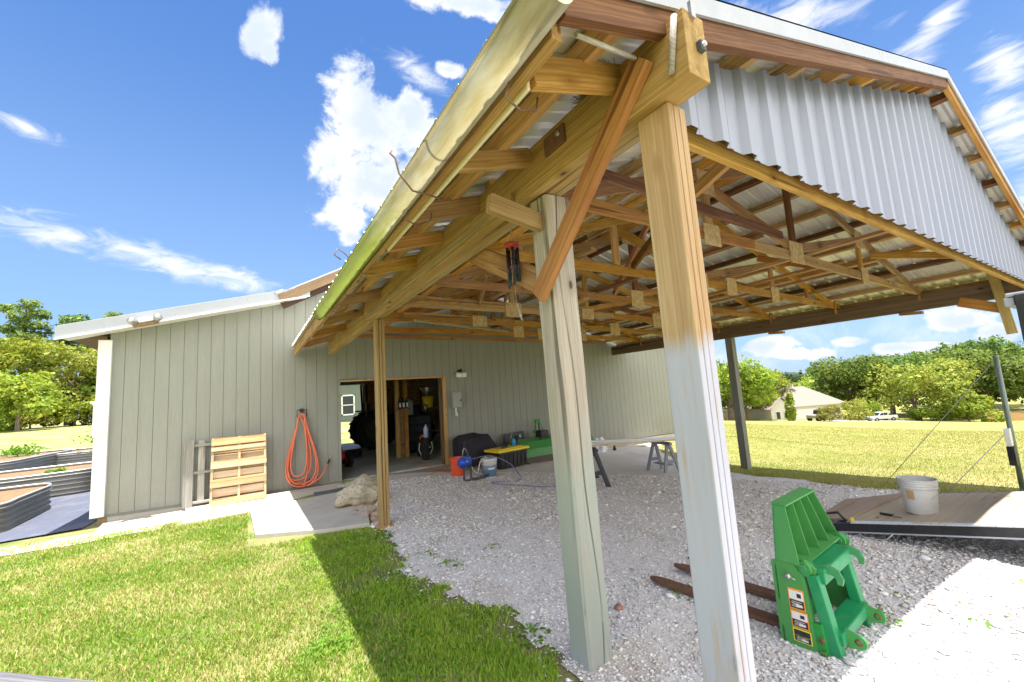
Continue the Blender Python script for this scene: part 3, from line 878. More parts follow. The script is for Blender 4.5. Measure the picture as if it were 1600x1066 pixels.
# ------------------------------------------------------------------ carport
Y0R, Y1R = .80, 9.47; XL, XRD, XE = .707, 5.4, 10.3; ZL, ZRD, ZE = 2.675, 4.12, 2.66
def roofz(x):
    return ZL + (ZRD - ZL) * (x - XL) / (XRD - XL) if x <= XRD else ZRD + (ZE - ZRD) * (x - XRD) / (XE - XRD)
SL = (ZRD - ZL) / (XRD - XL); SR = (ZE - ZRD) / (XE - XRD)
def tcz(x): return roofz(x) - .092       # top of the rafters
car = thing('carport', (5.4, 5.2, -.1), 'open timber carport with ribbed metal roof, trusses and thick posts built against the barn', 'carport')
# posts
def leanpost(o, x, y, z, dx, dy=0.0):
    L = z - .1
    M = Matrix.Translation((x, y, z)) @ Matrix.Rotation(-math.atan2(dx, L), 4, 'Y') @ Matrix.Rotation(math.atan2(dy, L), 4, 'X') @ Matrix.Translation((-x, -y, -z))
    WM[o] = M @ WM[o]; o.matrix_basis = WM[o]
def plypost(name, x0, x1, y0, y1, zb, zt, mat, plies, offs):
    """post of vertical plies: local X = up"""
    M = frame((0, 0, zb), (0, 0, zt), (0, 1, 0)); b = MB(); L = zt - zb
    inv = M.inverted(); n = plies
    for i in range(n):
        a = x0 + (x1 - x0) * i / n; c = x0 + (x1 - x0) * (i + 1) / n - (.006 if i < n - 1 else .0)
        ya = y0 + offs[i]
        lo = inv @ Vector(((a + c) / 2, (ya + y1) / 2, (zb + zt) / 2)); 
        b.box(lo, (L, c - a if abs(M[0][1]) > .5 else y1 - ya, y1 - ya if abs(M[0][1]) > .5 else c - a), mat, None, .006)
    return b.build(name, mat, car, M)
leanpost(plypost('post', 1.262, 1.368, .845, .985, G(1.3, .9) - .12, 2.5, W_POSTA, 3, (0, .002, .005)), 1.31, .9, 2.5, .105, .06)
# the split grey post: one heavy timber with long checks
def checkpost(name, x0, x1, y0, y1, zb, zt, mat):
    M = frame((0, 0, zb), (0, 0, zt), (0, 1, 0)); inv = M.inverted(); L = zt - zb
    b = MB(); n = 40
    prof = [(x0, y1), (x0 - .001, y0 + .012), (x0 + .012, y0)]
    xs = x0 + (x1 - x0) * .47
    prof += [(xs - .006, y0), (xs, y0 + .028), (xs + .006, y0 + .001)]
    prof += [(x1 - .012, y0 + .003), (x1, y0 + .014), (x1, y1)]
    rings = []
    for i in range(n + 1):
        z = zb + L * i / n; s = i / n
        wob = .022 * math.sin(s * 5.1 + .6) + .012 * math.sin(s * 13)
        ring = []
        for j, (x, y) in enumerate(prof):
            dx = wob if 3 <= j <= 5 else .0015 * math.sin(s * 21 + j)
            if j == 4: y = y - .020 * (.5 + .5 * math.sin(s * 9 + 1)) * (1 if s > .08 else 0)
            ring.append(b.bm.verts.new(inv @ Vector((x + dx, y, z))))
        rings.append(ring)
    k = len(prof)
    for a, c in zip(rings, rings[1:]):
        for j in range(k):
            b.bm.faces.new((a[j], a[(j + 1) % k], c[(j + 1) % k], c[j]))
    b.bm.faces.new(rings[0][::-1]); b.bm.faces.new(rings[-1])
    return b.build(name, mat, car, M)
pB = checkpost('post', 1.272, 1.432, 1.598, 1.740, G(1.3, 1.8) - .03, 2.497, W_POSTB)
leanpost(pB, 1.35, 1.66, 2.5, .115, .092)
pB['label'] = 'grey painted square post split by a long crack'
plypost('post', 1.302, 1.412, 5.20, 5.35, G(1.35, 5.3) - .03, 2.495, W_POSTC, 3, (0, .006, .014))
plypost('post', 9.56, 9.72, 5.5, 5.66, G(9.6, 5.6) - .1, 2.395, W_POSTD, 1, (0,))
plypost('post', 9.60, 9.75, .90, 1.05, G(9.7, 1) - .1, 2.395, W_POSTD, 1, (0,))
w = WB(); w.box((1.36, 5.24, -.03), (.17, .2, .10), plain('clay_brick', (.52, .27, .14), .85, bump=.3), None, .01); w.build('footing_brick', None, car)
# beams
member('beam', (1.272, .72, 2.62), (1.275, 5.36, 2.62), .115, .24, W_BEAM, car)
member('beam', (1.335, 5.37, 2.63), (1.35, 8.95, 2.60), .105, .255, W_BEAM, car)
member('beam_strip', (1.202, 1.80, 2.545), (1.207, 5.3, 2.535), .024, .05, W_BEAM, car)
member('beam_strip', (1.353, 1.0, 2.56), (1.36, 5.3, 2.56), .042, .12, W_BEAM, car)
member('beam', (9.66, .82, 2.535), (9.66, 9.4, 2.535), .12, .265, W_BROWN, car)
for yy in (2.2, 4.4, 6.2):
    member('beam_block', (9.68, yy, 2.36), (9.68, yy + .30, 2.385), .1, .05, W_TRUSS, car)
# knee brace, block, bracket, bolts
member('knee_brace', (1.186, .872, 2.655), (1.235, 1.672, 1.965), .040, .088, W_BRACE, car, (0, 1, 0))
member('cross_block', (.965, 1.657, 2.408), (1.285, 1.672, 2.362), .045, .09, W_BEAM, car)
member('knee_brace', (1.42, 1.86, 2.10), (1.44, 2.75, 2.56), .04, .14, W_TRUSS, car)
b = WB(); b.box((1.285, .712, 2.615), (.030, .02, .034), DGREY, None, .003); b.tube([(1.285, .72, 2.615), (1.285, .694, 2.615)], .008, STEEL, 8); b.build('bolt_plate', None, car)
b = WB(); b.box((1.262, .716, 2.745), (.022, .012, .06), STEEL); b.build('strap', None, car)
b = WB(); b.tube([(1.200, .743, 2.72), (1.198, .776, 2.53)], .011, W_GREY, 8); b.build('vent_stick', None, car)
b = WB(); b.box((1.208, 1.42, 2.66), (.016, .15, .09), RUST, None, .004); b.tube([(1.21, 1.38, 2.67), (1.19, 1.38, 2.67)], .012, STEEL, 6); b.build('hanger_plate', None, car)
b = WB(); b.lathe([(.006, -.008), (.022, -.008), (.022, .008), (.006, .008)], (1.205, 1.83, 2.53), WHITE, 12, Euler((0, R(90), 0)).to_matrix()); b.build('insulator', None, car)
# purlins / sheathing boards
def purlin(x, w_=.06, h=.07, y0=Y0R + .02, y1=Y1R, m=W_TRUSS, nm='purlin'):
    s = SL if x <= XRD else SR
    up = Vector((-s, 0, 1)).normalized()
    c = Vector((x, 0, roofz(x))) - up * (.018 + h / 2)
    return member(nm, (c.x, y0, c.z), (c.x, y1, c.z), w_, h, m, car, up)
pxs = [1.02, 1.42, 1.98, 2.54, 3.10, 3.66, 4.22, 4.75, 5.22]
for i, x in enumerate(pxs):
    m = W_TRUSS if i != 1 else W_DARK
    if i in (3, 6):                                     # boards butted end to end
        purlin(x, .06, .075, Y0R + .02, 4.4, W_TRUSS); purlin(x, .06, .075, 4.42, Y1R, W_DARK)
    else: purlin(x, .06, .075, m=m)
for i, x in enumerate([5.60, 6.15, 6.70, 7.25, 7.80, 8.35, 8.90, 9.45, 9.95]):
    purlin(x, .06, .075, m=W_TRUSS if i % 3 else W_DARK)
# ribbed roofing
def ribs(a, c, pitch, hgt, wtop, wbase):
    pts = [(a, 0)]
    y = a + pitch * .3
    while y + wbase < c:
        pts += [(y, 0), (y + (wbase - wtop) / 2, hgt), (y + (wbase + wtop) / 2, hgt), (y + wbase, 0)]
        mid = y + pitch * .5
        if mid + .05 < c: pts += [(mid, 0), (mid + .01, hgt * .18), (mid + .03, hgt * .18), (mid + .04, 0)]
        y += pitch
    pts.append((c, 0)); return pts
prof = ribs(Y0R - .02, Y1R, .229, .026, .022, .060)
for side in (0, 1):
    s = SL if side == 0 else SR
    xa, xb = (.675, XRD) if side == 0 else (XRD, XE + .03)
    up = Vector((-s, 0, 1)).normalized(); b = WB()
    for (ya, ha), (yb, hb) in zip(prof, prof[1:]):
        q = [Vector((xa, ya, roofz(xa))) + up * ha, Vector((xb, ya, roofz(xb))) + up * ha, Vector((xb, yb, roofz(xb))) + up * hb, Vector((xa, yb, roofz(xa))) + up * hb]
        b.face(q, ROOF)
    bmesh.ops.remove_doubles(b.bm, verts=b.bm.verts[:], dist=1e-5)
    bmesh.ops.solidify(b.bm, geom=b.bm.faces[:], thickness=.0012)
    b.build('roof_sheet', None, car)
b = WB(); b.prism([(XRD - .2, Y0R - .03, roofz(XRD - .2) + .034), (XRD, Y0R - .03, ZRD + .036), (XRD + .2, Y0R - .03, roofz(XRD + .2) + .034), (XRD + .2, Y0R - .03, roofz(XRD + .2) + .042), (XRD, Y0R - .03, ZRD + .046), (XRD - .2, Y0R - .03, roofz(XRD - .2) + .042)], (0, Y1R - Y0R, 0), WTRIM); b.build('ridge_cap', None, car)
# front rake: white trim over a dark board; light board on the right half
for side in (0, 1):
    xa, xb = (.70, XRD) if side == 0 else (XRD, XE)
    b = WB()
    b.prism([(xa, Y0R - .03, roofz(xa) - .045), (xb, Y0R - .03, roofz(xb) - .045), (xb, Y0R - .03, roofz(xb) + .045), (xa, Y0R - .03, roofz(xa) + .045)], (0, .012, 0), WTRIM)
    b.prism([(xa, Y0R - .03, roofz(xa) + .036), (xb, Y0R - .03, roofz(xb) + .036), (xb, Y0R - .03, roofz(xb) + .045), (xa, Y0R - .03, roofz(xa) + .045)], (0, .14, 0), WTRIM)
    b.build('rake_trim', None, car)
    member('rake_board', (xa + (.03 if side == 0 else .02), Y0R + .005, roofz(xa) - .068), (xb - .02, Y0R + .005, roofz(xb) - .068), .038, .125, W_DARK if side == 0 else W_TRUSS, car)
# eave
member('eave_board', (.748, Y0R + .03, 2.582), (.748, Y1R, 2.582), .038, .155, W_TRUSS, car)
member('eave_board', (10.26, Y0R + .03, 2.58), (10.26, Y1R, 2.58), .038, .115, W_TRUSS, car)
b = WB()
gp_ = []
r_ = .058; cx, cz = .662, 2.548
for k in range(15):
    a = math.pi * (k / 14)
    gp_.append((cx - r_ * math.cos(a) * (1 if True else 0), cz - r_ * 1.25 * math.sin(a)))
gp_ = [(cx - r_ - .010, cz + .006), (cx - r_ - .012, cz - .006)] + gp_ + [(cx + r_, cz + .03)]
ys = [Y0R - .09 + i * (5.22 - Y0R + .09) / 14 for i in range(15)]
def gut(y, i):
    return [(x, y, z - .012 * (y - .8) / 4.5) for x, z in gp_]
vr = [[b.bm.verts.new(p) for p in gut(y, i)] for i, y in enumerate(ys)]
for a, c in zip(vr, vr[1:]):
    for k in range(len(gp_) - 1):
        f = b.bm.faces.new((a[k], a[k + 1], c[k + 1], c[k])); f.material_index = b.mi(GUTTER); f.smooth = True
bmesh.ops.solidify(b.bm, geom=b.bm.faces[:], thickness=.0025)
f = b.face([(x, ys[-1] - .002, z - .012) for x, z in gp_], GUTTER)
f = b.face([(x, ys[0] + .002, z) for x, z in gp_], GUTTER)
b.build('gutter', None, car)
IRON = plain('rusty_wire', (.20, .12, .08), .7, .5, dirt=(.3, .25, .2))
for yy, tp in ((1.02, 0), (1.75, 1), (2.05, 0), (3.15, 2), (3.75, 0), (4.5, 0)):
    b = WB()
    if tp == 2: pts = [(.545, yy - .03, 2.530), (.50, yy - .03, 2.560), (.53, yy, 2.620), (.58, yy, 2.590), (.70, yy, 2.450), (.80, yy + .03, 2.465)]
    elif tp == 1: pts = [(.535, yy + .02, 2.625), (.525, yy + .01, 2.605), (.545, yy, 2.580), (.56, yy, 2.510), (.62, yy, 2.440), (.70, yy, 2.435), (.79, yy + .06, 2.460)]
    else: pts = [(.70, yy, 2.490), (.68, yy, 2.430), (.75, yy + .02, 2.420), (.84, yy + .05, 2.470), (.85, yy + .05, 2.520)]
    b.tube(pts, .0045, IRON, 6); b.build('gutter_hook', None, car)
b = WB(); b.tube([(.84, .845, 2.575), (1.16, .885, 2.655)], .009, W_GREY, 6); b.build('gutter_hook', None, car)
member('gutter_board', (.776, 1.02, 2.525), (.776, 2.72, 2.525), .014, .070, plain('pale_paint_board', (.70, .62, .44), .7), car)
# trusses
def truss(y, k):
    tr = bpy.data.objects.new('truss', None); tr.empty_display_size = .1
    register(tr, Matrix.Translation((XRD, y, 2.8)), car)
    j = lambda a=.01: random.uniform(-a, a)
    hh = .105
    cb = lambda x: 2.875 - .018 * (x - 1.33) + (.06 * (1 - abs(x - 5.4) / 4.1) if k else 0)
    if k == 0: cb = lambda x: 2.575 - .008 * (x - 1.33)
    # top chords with overhanging tails
    o = (.775, 1.33) 
    zt = lambda x: tcz(x) - hh / 2
    member('top_chord', (.78, y, zt(.78)), (XRD, y, zt(XRD)), .038, hh + .004, W_TRUSS, tr)
    member('top_chord', (XRD, y, zt(XRD)), (10.22, y, zt(10.22)), .038, hh + .004, W_TRUSS, tr)
    split = 4.5 if k % 2 else 6.1
    if k == 0:
        member('bottom_chord', (1.39, y, cb(1.39)), (9.6, y, cb(9.6)), .038, hh, W_TRUSS, tr)
    else:
        member('bottom_chord', (1.29, y + .002, cb(1.33)), (split, y + .002, cb(split)), .038, hh, W_TRUSS, tr)
        member('bottom_chord', (split + .004, y + .003, cb(split)), (9.62, y + .003, cb(9.6)), .038, hh, W_TRUSS, tr)
    member('web', (XRD, y + j(), cb(XRD) + hh / 2), (XRD, y + j(), zt(XRD) - .06), .040, .095, W_DARK if k % 2 else W_TRUSS, tr, (1, 0, 0))
    for q in (3.72, 7.35):
        member('web', (q, y, cb(q) + hh / 2), (q, y, zt(q) - .045), .040, .095, W_TRUSS, tr, (1, 0, 0))
        s = 1 if q < XRD else -1
        member('web', (q + .05 * s, y + .002, zt(q) - .09), (XRD - .06 * s, y + .002, cb(XRD) + .09), .040, .095, W_TRUSS, tr)
    for q in (2.3, 8.55):
        if k % 2 == 0: member('web', (q, y + .001, cb(q) + hh / 2), (q, y + .001, zt(q) - .045), .036, .08, W_TRUSS, tr, (1, 0, 0))
    if k:
        for q in (3.72, 7.35, XRD, split, 1.75, 9.15):
            if random.random() < .35 and q not in (XRD, 7.35): continue
            if q in (1.75, 9.15):
                p = [(q - .25, cb(q) - .03), (q + .25, cb(q) - .03)]
                continue
            b = WB(); a, h2 = random.uniform(.11, .16), random.uniform(.10, .15)
            b.box((q + j(.03), y - .026, cb(q) + j(.02)), (a * 2, .011, h2 * 2), OSB); b.build('gusset', None, tr)
            if q in (3.72, 7.35) and k == 1:
                b = WB(); b.box((q + j(.02), y - .026, zt(q) - .08), (.26, .011, .24), OSB); b.build('gusset', None, tr)
        b = WB(); b.prism([(XRD - .22, y - .032, zt(XRD - .22) - .11), (XRD + .22, y - .032, zt(XRD + .22) - .11), (XRD + .2, y - .032, zt(XRD + .2) + .03), (XRD, y - .032, zt(XRD) + .03), (XRD - .2, y - .032, zt(XRD - .2) + .03)], (0, .011, 0), OSB); b.build('gusset', None, tr)
        for q in (1.33, 9.62):
            b = WB(); b.box((q, y - .03, 2.80 if q < 5 else 2.69), (.10, .03, .26), W_TRUSS); b.build('heel_block', None, tr)
    return tr
TY = [1.02, 2.22, 3.42, 4.62, 5.82, 7.02, 8.22]
for k, y in enumerate(TY): truss(y, k)
for k, y in enumerate(TY[:-1]):
    a = 2.6 + .9 * (k % 3); zc = 2.93
    member('sway_brace', (a, y + .02, roofz(a) - .26), (a + .5, y + 1.2, zc), .04, .09, [W_TRUSS, W_DARK, W_BRACE][k % 3], car)
    a = 8.4 - .8 * (k % 3)
    member('sway_brace', (a, y + .02, zc - .08), (a - .6, y + 1.2, roofz(a - .6) - .26), .04, .09, [W_TRUSS, W_BRACE, W_TRUSS][k % 3], car)
for x in (1.45, 2.1, 4.65, 6.7, 8.75):
    member('lateral_board', (x, 2.2, (2.99 if x < 6 else 2.93)), (x + .05, 8.25, (2.98 if x < 6 else 2.9)), .095, .04, W_TRUSS if x != 4.65 else W_DARK, car)
# extra rafter tails between the trusses
for y in (1.64, 2.82):
    member('rafter_tail', (.78, y, tcz(.78) - .046), (1.214, y, tcz(1.214) - .046), .04, .09, W_TRUSS, car)
# stored boards lying on the bottom chords, not nailed as braces
member('lateral_board', (6.05, 1.0, 3.02), (6.1, 3.6, 2.98), .09, .038, W_TRUSS, car)
member('lateral_board', (3.25, 3.3, 3.02), (3.3, 8.3, 2.99), .09, .038, W_TRUSS, car)
member('lateral_board', (7.6, 2.1, 2.96), (7.6, 8.3, 2.94), .09, .038, W_TRUSS, car)
member('lateral_board', (4.1, 4.4, 2.76), (5.3, 7.4, 3.0), .09, .038, W_TRUSS, car)
member('lateral_board', (2.4, 6.9, 2.83), (5.2, 8.3, 2.88), .09, .038, W_BEAM, car)
member('lateral_board', (1.5, 1.9, 2.93), (5.1, 2.2, 3.05), .038, .085, W_DARK, car)
for (a, c) in (((1.8, 5.75, 2.96), (4.6, 5.9, 2.93)), ((2.2, 6.9, 2.95), (5.4, 7.3, 2.96)), ((5.2, 4.7, 2.99), (8.0, 5.3, 2.97)), ((4.3, 6.4, 2.99), (6.6, 7.0, 2.98))):
    member('lateral_board', a, c, .12, .03, random.choice([W_TRUSS, W_DARK, W_BRACE]), car)
# ledger on the barn wall
member('ledger', (1.5, YW - .025, 2.94), (9.5, YW - .025, 2.84), .04, .095, W_TRUSS, car)
# gable panel of ribbed sheet
prof = ribs(1.43, 9.58, .229, .028, .045, .10)
b = WB(); zb = lambda x: 2.535 - .006 * (x - 1.4)
for (xa, ha), (xb, hb) in zip(prof, prof[1:]):
    ya, yb = .955 - ha, .955 - hb
    q = [(xa, ya, zb(xa)), (xb, yb, zb(xb)), (xb, yb, roofz(xb) - .092), (xa, ya, roofz(xa) - .092)]
    b.face(q, PANEL)
bmesh.ops.remove_doubles(b.bm, verts=b.bm.verts[:], dist=1e-5)
bmesh.ops.solidify(b.bm, geom=b.bm.faces[:], thickness=.0012)
b.build('gable_panel', None, car)
b = WB()
for row in (2.60, 2.78, 3.1, 3.5):
    x = 1.56
    while x < 9.5:
        if row < roofz(x) - .2: b.lathe([(.001, -.006), (.006, -.006), (.008, 0)], (x, .948, row + .002 * math.sin(x * 9)), STEEL, 6, Euler((R(-90), 0, 0)).to_matrix())
        x += .458
b.build('panel_screw', None, car)
# brace and strut at the right front
member('knee_brace', (9.62, 1.25, 2.22), (9.62, 1.75, 2.44), .05, .15, W_TRUSS, car)
member('front_strut', (9.45, 1.33, 2.92), (9.55, 1.26, 1.85), .05, .11, W_BEAM, car, (0, 1, 0))
# ------------------------------------------------------------------ things by the barn wall
WZ = -.128                                    # top of the concrete walkway
def pallet(name, label, x0, wdt, hgt, ybot, ytop, z0, mat, boards, back, stringers=3):
    lean = math.atan2(ytop - ybot, hgt)
    root = thing(name, (x0 + wdt / 2, ybot, z0), label, 'pallet', 'pallets leaning on the barn wall')
    Rm = Matrix.Translation((x0, ybot, z0)) @ Matrix.Rotation(-lean, 4, 'X')
    def brd(nm, u0, u1, v0, v1, n0, n1, along='u'):
        j = random.uniform(-.006, .006)
        if along == 'u': p, q, w_ = (u0, (n0 + n1) / 2, (v0 + v1) / 2 + j), (u1 + j, (n0 + n1) / 2, (v0 + v1) / 2), v1 - v0
        else: p, q, w_ = ((u0 + u1) / 2, (n0 + n1) / 2, v0), ((u0 + u1) / 2, (n0 + n1) / 2, v1 + j), u1 - u0
        p, q = Rm @ Vector(p), Rm @ Vector(q)
        up = Rm.to_3x3() @ Vector((0, 0, 1) if along == 'u' else (1, 0, 0))
        o = member(nm, p, q, abs(n1 - n0), w_, mat, root, up); return o
    for i in range(stringers):
        u = (wdt - .038) * i / (stringers - 1)
        brd('stringer', u, u + .038, 0, hgt, -.016, .073, 'v')
    for a, c in boards: brd('front_board', 0, wdt, a, c, -.036, -.017)
    for a, c in back: brd('back_board', 0, wdt, a, c, .074, .093)
    return root
pallet('pallet', 'light tan wooden pallet leaning against the wall in the sun', -.60, .84, 1.17, 9.06, 9.36, WZ, W_PALLET,
       [(.0, .11), (.30, .39), (.395, .44), (.62, .71), (.715, .76), (.93, 1.0), (1.03, 1.15)], [(i * .15, i * .15 + .135) for i in range(8)])
# the grey one behind stands on its side: its boards run upright
gpal = thing('pallet', (-.5, 9.45, WZ), 'weathered grey pallet half hidden behind the tan pallet', 'pallet', 'pallets leaning on the barn wall')
for k, (a, c) in enumerate(((-1.0, -.86), (-.80, -.70), (-.60, -.48), (-.40, -.28), (-.2, -.08))):
    member('board', ((a + c) / 2, 9.33 + (.07 if k == 1 else 0), WZ + (.0 if k != 1 else .05)), ((a + c) / 2, 9.45 + (.06 if k == 1 else 0), WZ + 1.13 - .02 * k), .02, c - a, W_GREY, gpal, (1, 0, 0))
for v in (.06, .56, 1.03):
    member('stringer', (-.99, 9.39 + v * .1, WZ + v), (-.08, 9.39 + v * .1, WZ + v), .08, .04, W_GREY, gpal)

# hose on its hanger
ORANGE = plain('orange_rubber', (.70, .175, .095), .5, var=.1)
hh = thing('hose_hanger', (.86, YW, 1.36), 'black wire hose hanger screwed to the siding', 'hanger')
b = WB(); b.tube([(.775, YW - .02, 1.27), (.775, YW - .10, 1.27), (.775, YW - .10, 1.40), (.95, YW - .10, 1.40), (.95, YW - .10, 1.27), (.95, YW - .02, 1.27)], .008, BLACK, 6); b.build('wire_frame', None, hh)
b = WB(); b.box((.862, YW - .03, 1.39), (.07, .06, .07), BLACK, None, .01); b.build('bracket', None, hh)
b = WB(); pts = []
loops = [(.20, -.10, .000), (.16, .02, .03), (.22, -.13, .045), (.12, -.02, .02), (.19, -.06, .06), (.09, .08, .05)]
for k, (wk, zb, off) in enumerate(loops):
    n = 30
    for i in range(n):
        tt = 2 * math.pi * i / n
        s = (1 - math.cos(tt)) / 2
        z = 1.275 + .02 * (k % 3) - (1.275 - zb) * s ** .93
        x = .86 + .055 * math.tanh(5 * math.sin(tt)) * (1 - s * .4) + wk * math.sin(tt) * s * 1.75 - .10 * s * (1 if k % 2 else .2) + .02 * s
        pts.append((x, YW - .075 - off * s - .012 * (k % 3), z))
pts += [(.90, YW - .10, 1.1), (.98, YW - .1, .4), (.93, YW - .13, .06), (.88, YW - .16, -.06), (.97, YW - .17, -.085), (1.08, YW - .16, -.03), (1.18, YW - .14, .03), (1.27, YW - .10, .14), (1.335, YW - .06, .27)]
b.tube(pts, .0135, ORANGE, 8)
hose = thing('garden_hose', (.86, YW - .1, -.1), 'coiled orange rubber hose hanging against the barn wall', 'hose')
b.build('hose_coil', None, hose)
b = WB(); b.tube([(1.335, YW - .06, .27), (1.372, YW - .045, .345)], .018, BLACK, 8); b.build('grip', None, hose)
b = WB(); b.tube([(1.372, YW - .045, .345), (1.385, YW - .04, .385), (1.36, YW - .035, .41)], .011, plain('brass', (.55, .36, .16), .35, .9), 8); b.build('brass_fitting', None, hose)
b = WB(); b.tube([(.985, YW - .12, -.12), (.985, YW - .12, .04)], .008, BLACK, 6); b.tube([(.95, YW - .12, -.05), (.985, YW - .12, -.03), (1.0, YW - .12, .04)], .007, BLACK, 6); b.build('valve', None, hose)

# boulder and cobbles
def rockmat(nm, c1, c2, c3):
    m, t, b_ = newmat(nm); c = t.coord()
    n = t.noise(c, 5, 8, .7); n2 = t.noise(c, 26, 6, .7); v = t.voro(c, 9)
    col = t.mix(t.mapr(n, .35, .65), c1, c2); col = t.mix(t.mapr(n2, .53, .64, 0, .8), col, c3)
    z = t.sep(c)[2]
    col = t.mix(t.math('MULTIPLY', t.mapr(t.math('ADD', z, t.math('MULTIPLY', n, .25)), .10, .26, 1, 0, True), .9), col, (.46, .24, .10))
    fin(t, b_, col, .9, 0, t.bump(t.math('ADD', n2, t.math('MULTIPLY', v, .7)), .9, .03), .2); return m
ROCK = rockmat('limestone', (.46, .40, .30), (.60, .54, .42), (.15, .125, .09))
def rock(name, label, c, s, seed, rz=0, sub=4, mat=ROCK, grp=None, cat='rock'):
    b = MB(); b.blob((0, 0, s[2] * .75), s, mat, sub, .42, 1.7, seed)
    for v in b.bm.verts:
        if v.co.z < .0: v.co.z *= .2
    o = b.build(name, None, None, TR(c[0], c[1], c[2], rz)); info(o, label, cat, grp); return o
rock('boulder', 'large pitted limestone boulder beside the door apron', (1.42, 6.80, G(1.3, 6.7)), (.34, .25, .21), 4, .3)
COB = rockmat('cobble', (.42, .39, .34), (.55, .52, .46), (.28, .25, .22))
for i, (x, y, s) in enumerate(((1.36, 6.15, .085), (1.22, 6.25, .06), (1.30, 5.95, .07), (1.40, 5.82, .06), (1.27, 6.42, .05), (1.17, 6.05, .05), (1.42, 6.35, .07), (1.24, 5.74, .05), (1.33, 5.62, .055))):
    rock('cobble', 'grey cobble stone lying between the boulder and the yellow post', (x, y, G(x, y) - .01), (s * 1.2, s, s * .7), i + 11, i * 1.3, 3, COB, 'cobbles by the yellow post', 'stone')
b = WB(); b.box((1.22, 8.58, WZ - .045 + .012 + .04), (.50, .30, .014), plain('doormat', (.10, .12, .15), .9, var=.3, scale=40, bump=.5), Euler((0, 0, -.10)).to_matrix(), .004)
info(b.build('doormat', None, None, (1.22, 8.58, WZ)), 'dark grey doormat on the concrete walkway', 'mat')

# wall light, meter box, floodlight on the fascia
LAMPW = plain('white_lens', (.85, .85, .82), .3)
l = thing('wall_light', (4.41, YW, 2.0), 'white twin security light high on the wall right of the doorway', 'light')
b = WB(); b.box((4.41, YW - .03, 2.06), (.12, .06, .09), BLACK, None, .01); b.build('base', None, l)
for s in (-1, 1):
    b = WB(); b.box((4.41 + s * .065, YW - .10, 1.98), (.12, .10, .11), LAMPW, Euler((.3, 0, 0)).to_matrix(), .012); b.build('lamp_head', None, l)
b = WB(); b.lathe([(.0, 0), (.03, .01), (.03, .05), (.0, .06)], (4.41, YW - .09, 2.07), BLACK, 12); b.build('sensor', None, l)
mtr = thing('meter_box', (4.26, YW, 1.36), 'grey electrical disconnect box mounted right of the doorway', 'electrical box')
GB = plain('box_paint', (.33, .35, .33), .5, .2)
b = WB(); b.box((4.26, YW - .06, 1.37), (.24, .12, .38), GB, None, .008); b.build('enclosure', None, mtr)
b = WB(); b.box((4.26, YW - .126, 1.36), (.21, .012, .33), GB, None, .004); b.box((4.35, YW - .14, 1.36), (.02, .02, .05), BLACK); b.build('cover', None, mtr)
b = WB(); b.tube([(4.24, YW - .06, 1.19), (4.24, YW - .06, 1.10), (4.25, YW - .04, 1.0), (4.28, YW - .03, .96), (4.27, YW - .05, 1.06)], .022, WHITE, 8); b.build('cable', None, mtr)
fl = thing('floodlight', (-1.53, YW - .34, 3.05), 'small twin floodlight on the barn fascia', 'light')
b = WB(); b.box((-1.53, YW - .40, 3.04), (.34, .09, .06), plain('rust_paint', (.35, .2, .12), .7, dirt=(.15, .1, .08)), Euler((0, -.25, 0)).to_matrix(), .008); b.build('mount', None, fl)
for s in (-1, 1):
    b = WB(); b.lathe([(.02, -.09), (.05, -.08), (.06, .06), (.045, .08), (.0, .085)], (-1.53 + s * .15, YW - .46, 3.09 + s * .035), STEEL, 14, Euler((R(70), 0, s * .5)).to_matrix()); b.build('lamp_head', None, fl)
b = WB(); b.box((-1.52, YW - .44, 3.10), (.20, .10, .07), LAMPW, Euler((0, -.25, 0)).to_matrix(), .01); b.build('housing', None, fl)

# buckets
def bucket(name, label, x, y, z, rt, rb, h, mat, ribs_=3, lid=None, band=None, handle=True, rz=0.0, filler=None):
    root = thing(name, (x, y, z), label, 'bucket', None, rz)
    P = [(rb * .98, 0), (rb, .006)]
    r = lambda s: rb + (rt - rb) * s
    P.append((r(.70), h * .70))
    for k in range(ribs_):
        s = .74 + k * .075
        P += [(r(s), h * s), (r(s) + .006, h * s + .002), (r(s) + .006, h * (s + .03)), (r(s + .03), h * (s + .03) + .002)]
    P += [(rt, h - .012), (rt + .006, h - .010), (rt + .006, h), (rt - .004, h), (rt - .006, h - .01), (rb - .004, .008), (.001, .006)]
    b = MB(); b.lathe([(.001, 0)] + P, (0, 0, 0), mat, 32); b.build('body', None, root)
    if lid is not None:
        b = MB(); b.lathe([(rt + .010, h - .05), (rt + .012, h + .004), (rt + .004, h + .016), (rt - .02, h + .010), (.001, h + .010)], (0, 0, 0), lid, 32); b.build('lid', None, root)
    if band is not None:
        b = MB(); n = 32
        for i in range(n):
            a0, a1 = 2 * math.pi * i / n, 2 * math.pi * (i + 1) / n
            b.face([((r(s) + .002) * math.cos(a), (r(s) + .002) * math.sin(a), h * s) for a, s in ((a0, .10), (a1, .10), (a1, .70), (a0, .70))], band, True)
        b.build('label_band', None, root)
    if handle:
        b = MB(); pts = []
        for i in range(15):
            a = math.pi * i / 14
            pts.append(((rt + .012) * math.cos(a), -.02 - (rt * .92) * math.sin(a) * .55 - .01, h * .84 - (rt * 1.0) * math.sin(a)))
        b.tube(pts, .003, STEEL, 6); b.build('handle', None, root)
    return root
OBK = plain('orange_plastic', (.80, .10, .03), .4, var=.05)
WBK = plain('white_plastic', (.62, .62, .61), .4, var=.05, dirt=(.55, .52, .45))
bucket('bucket', 'orange plastic bucket standing at the edge of the apron', 3.56, 8.02, -.140, .150, .130, .37, OBK, 3)
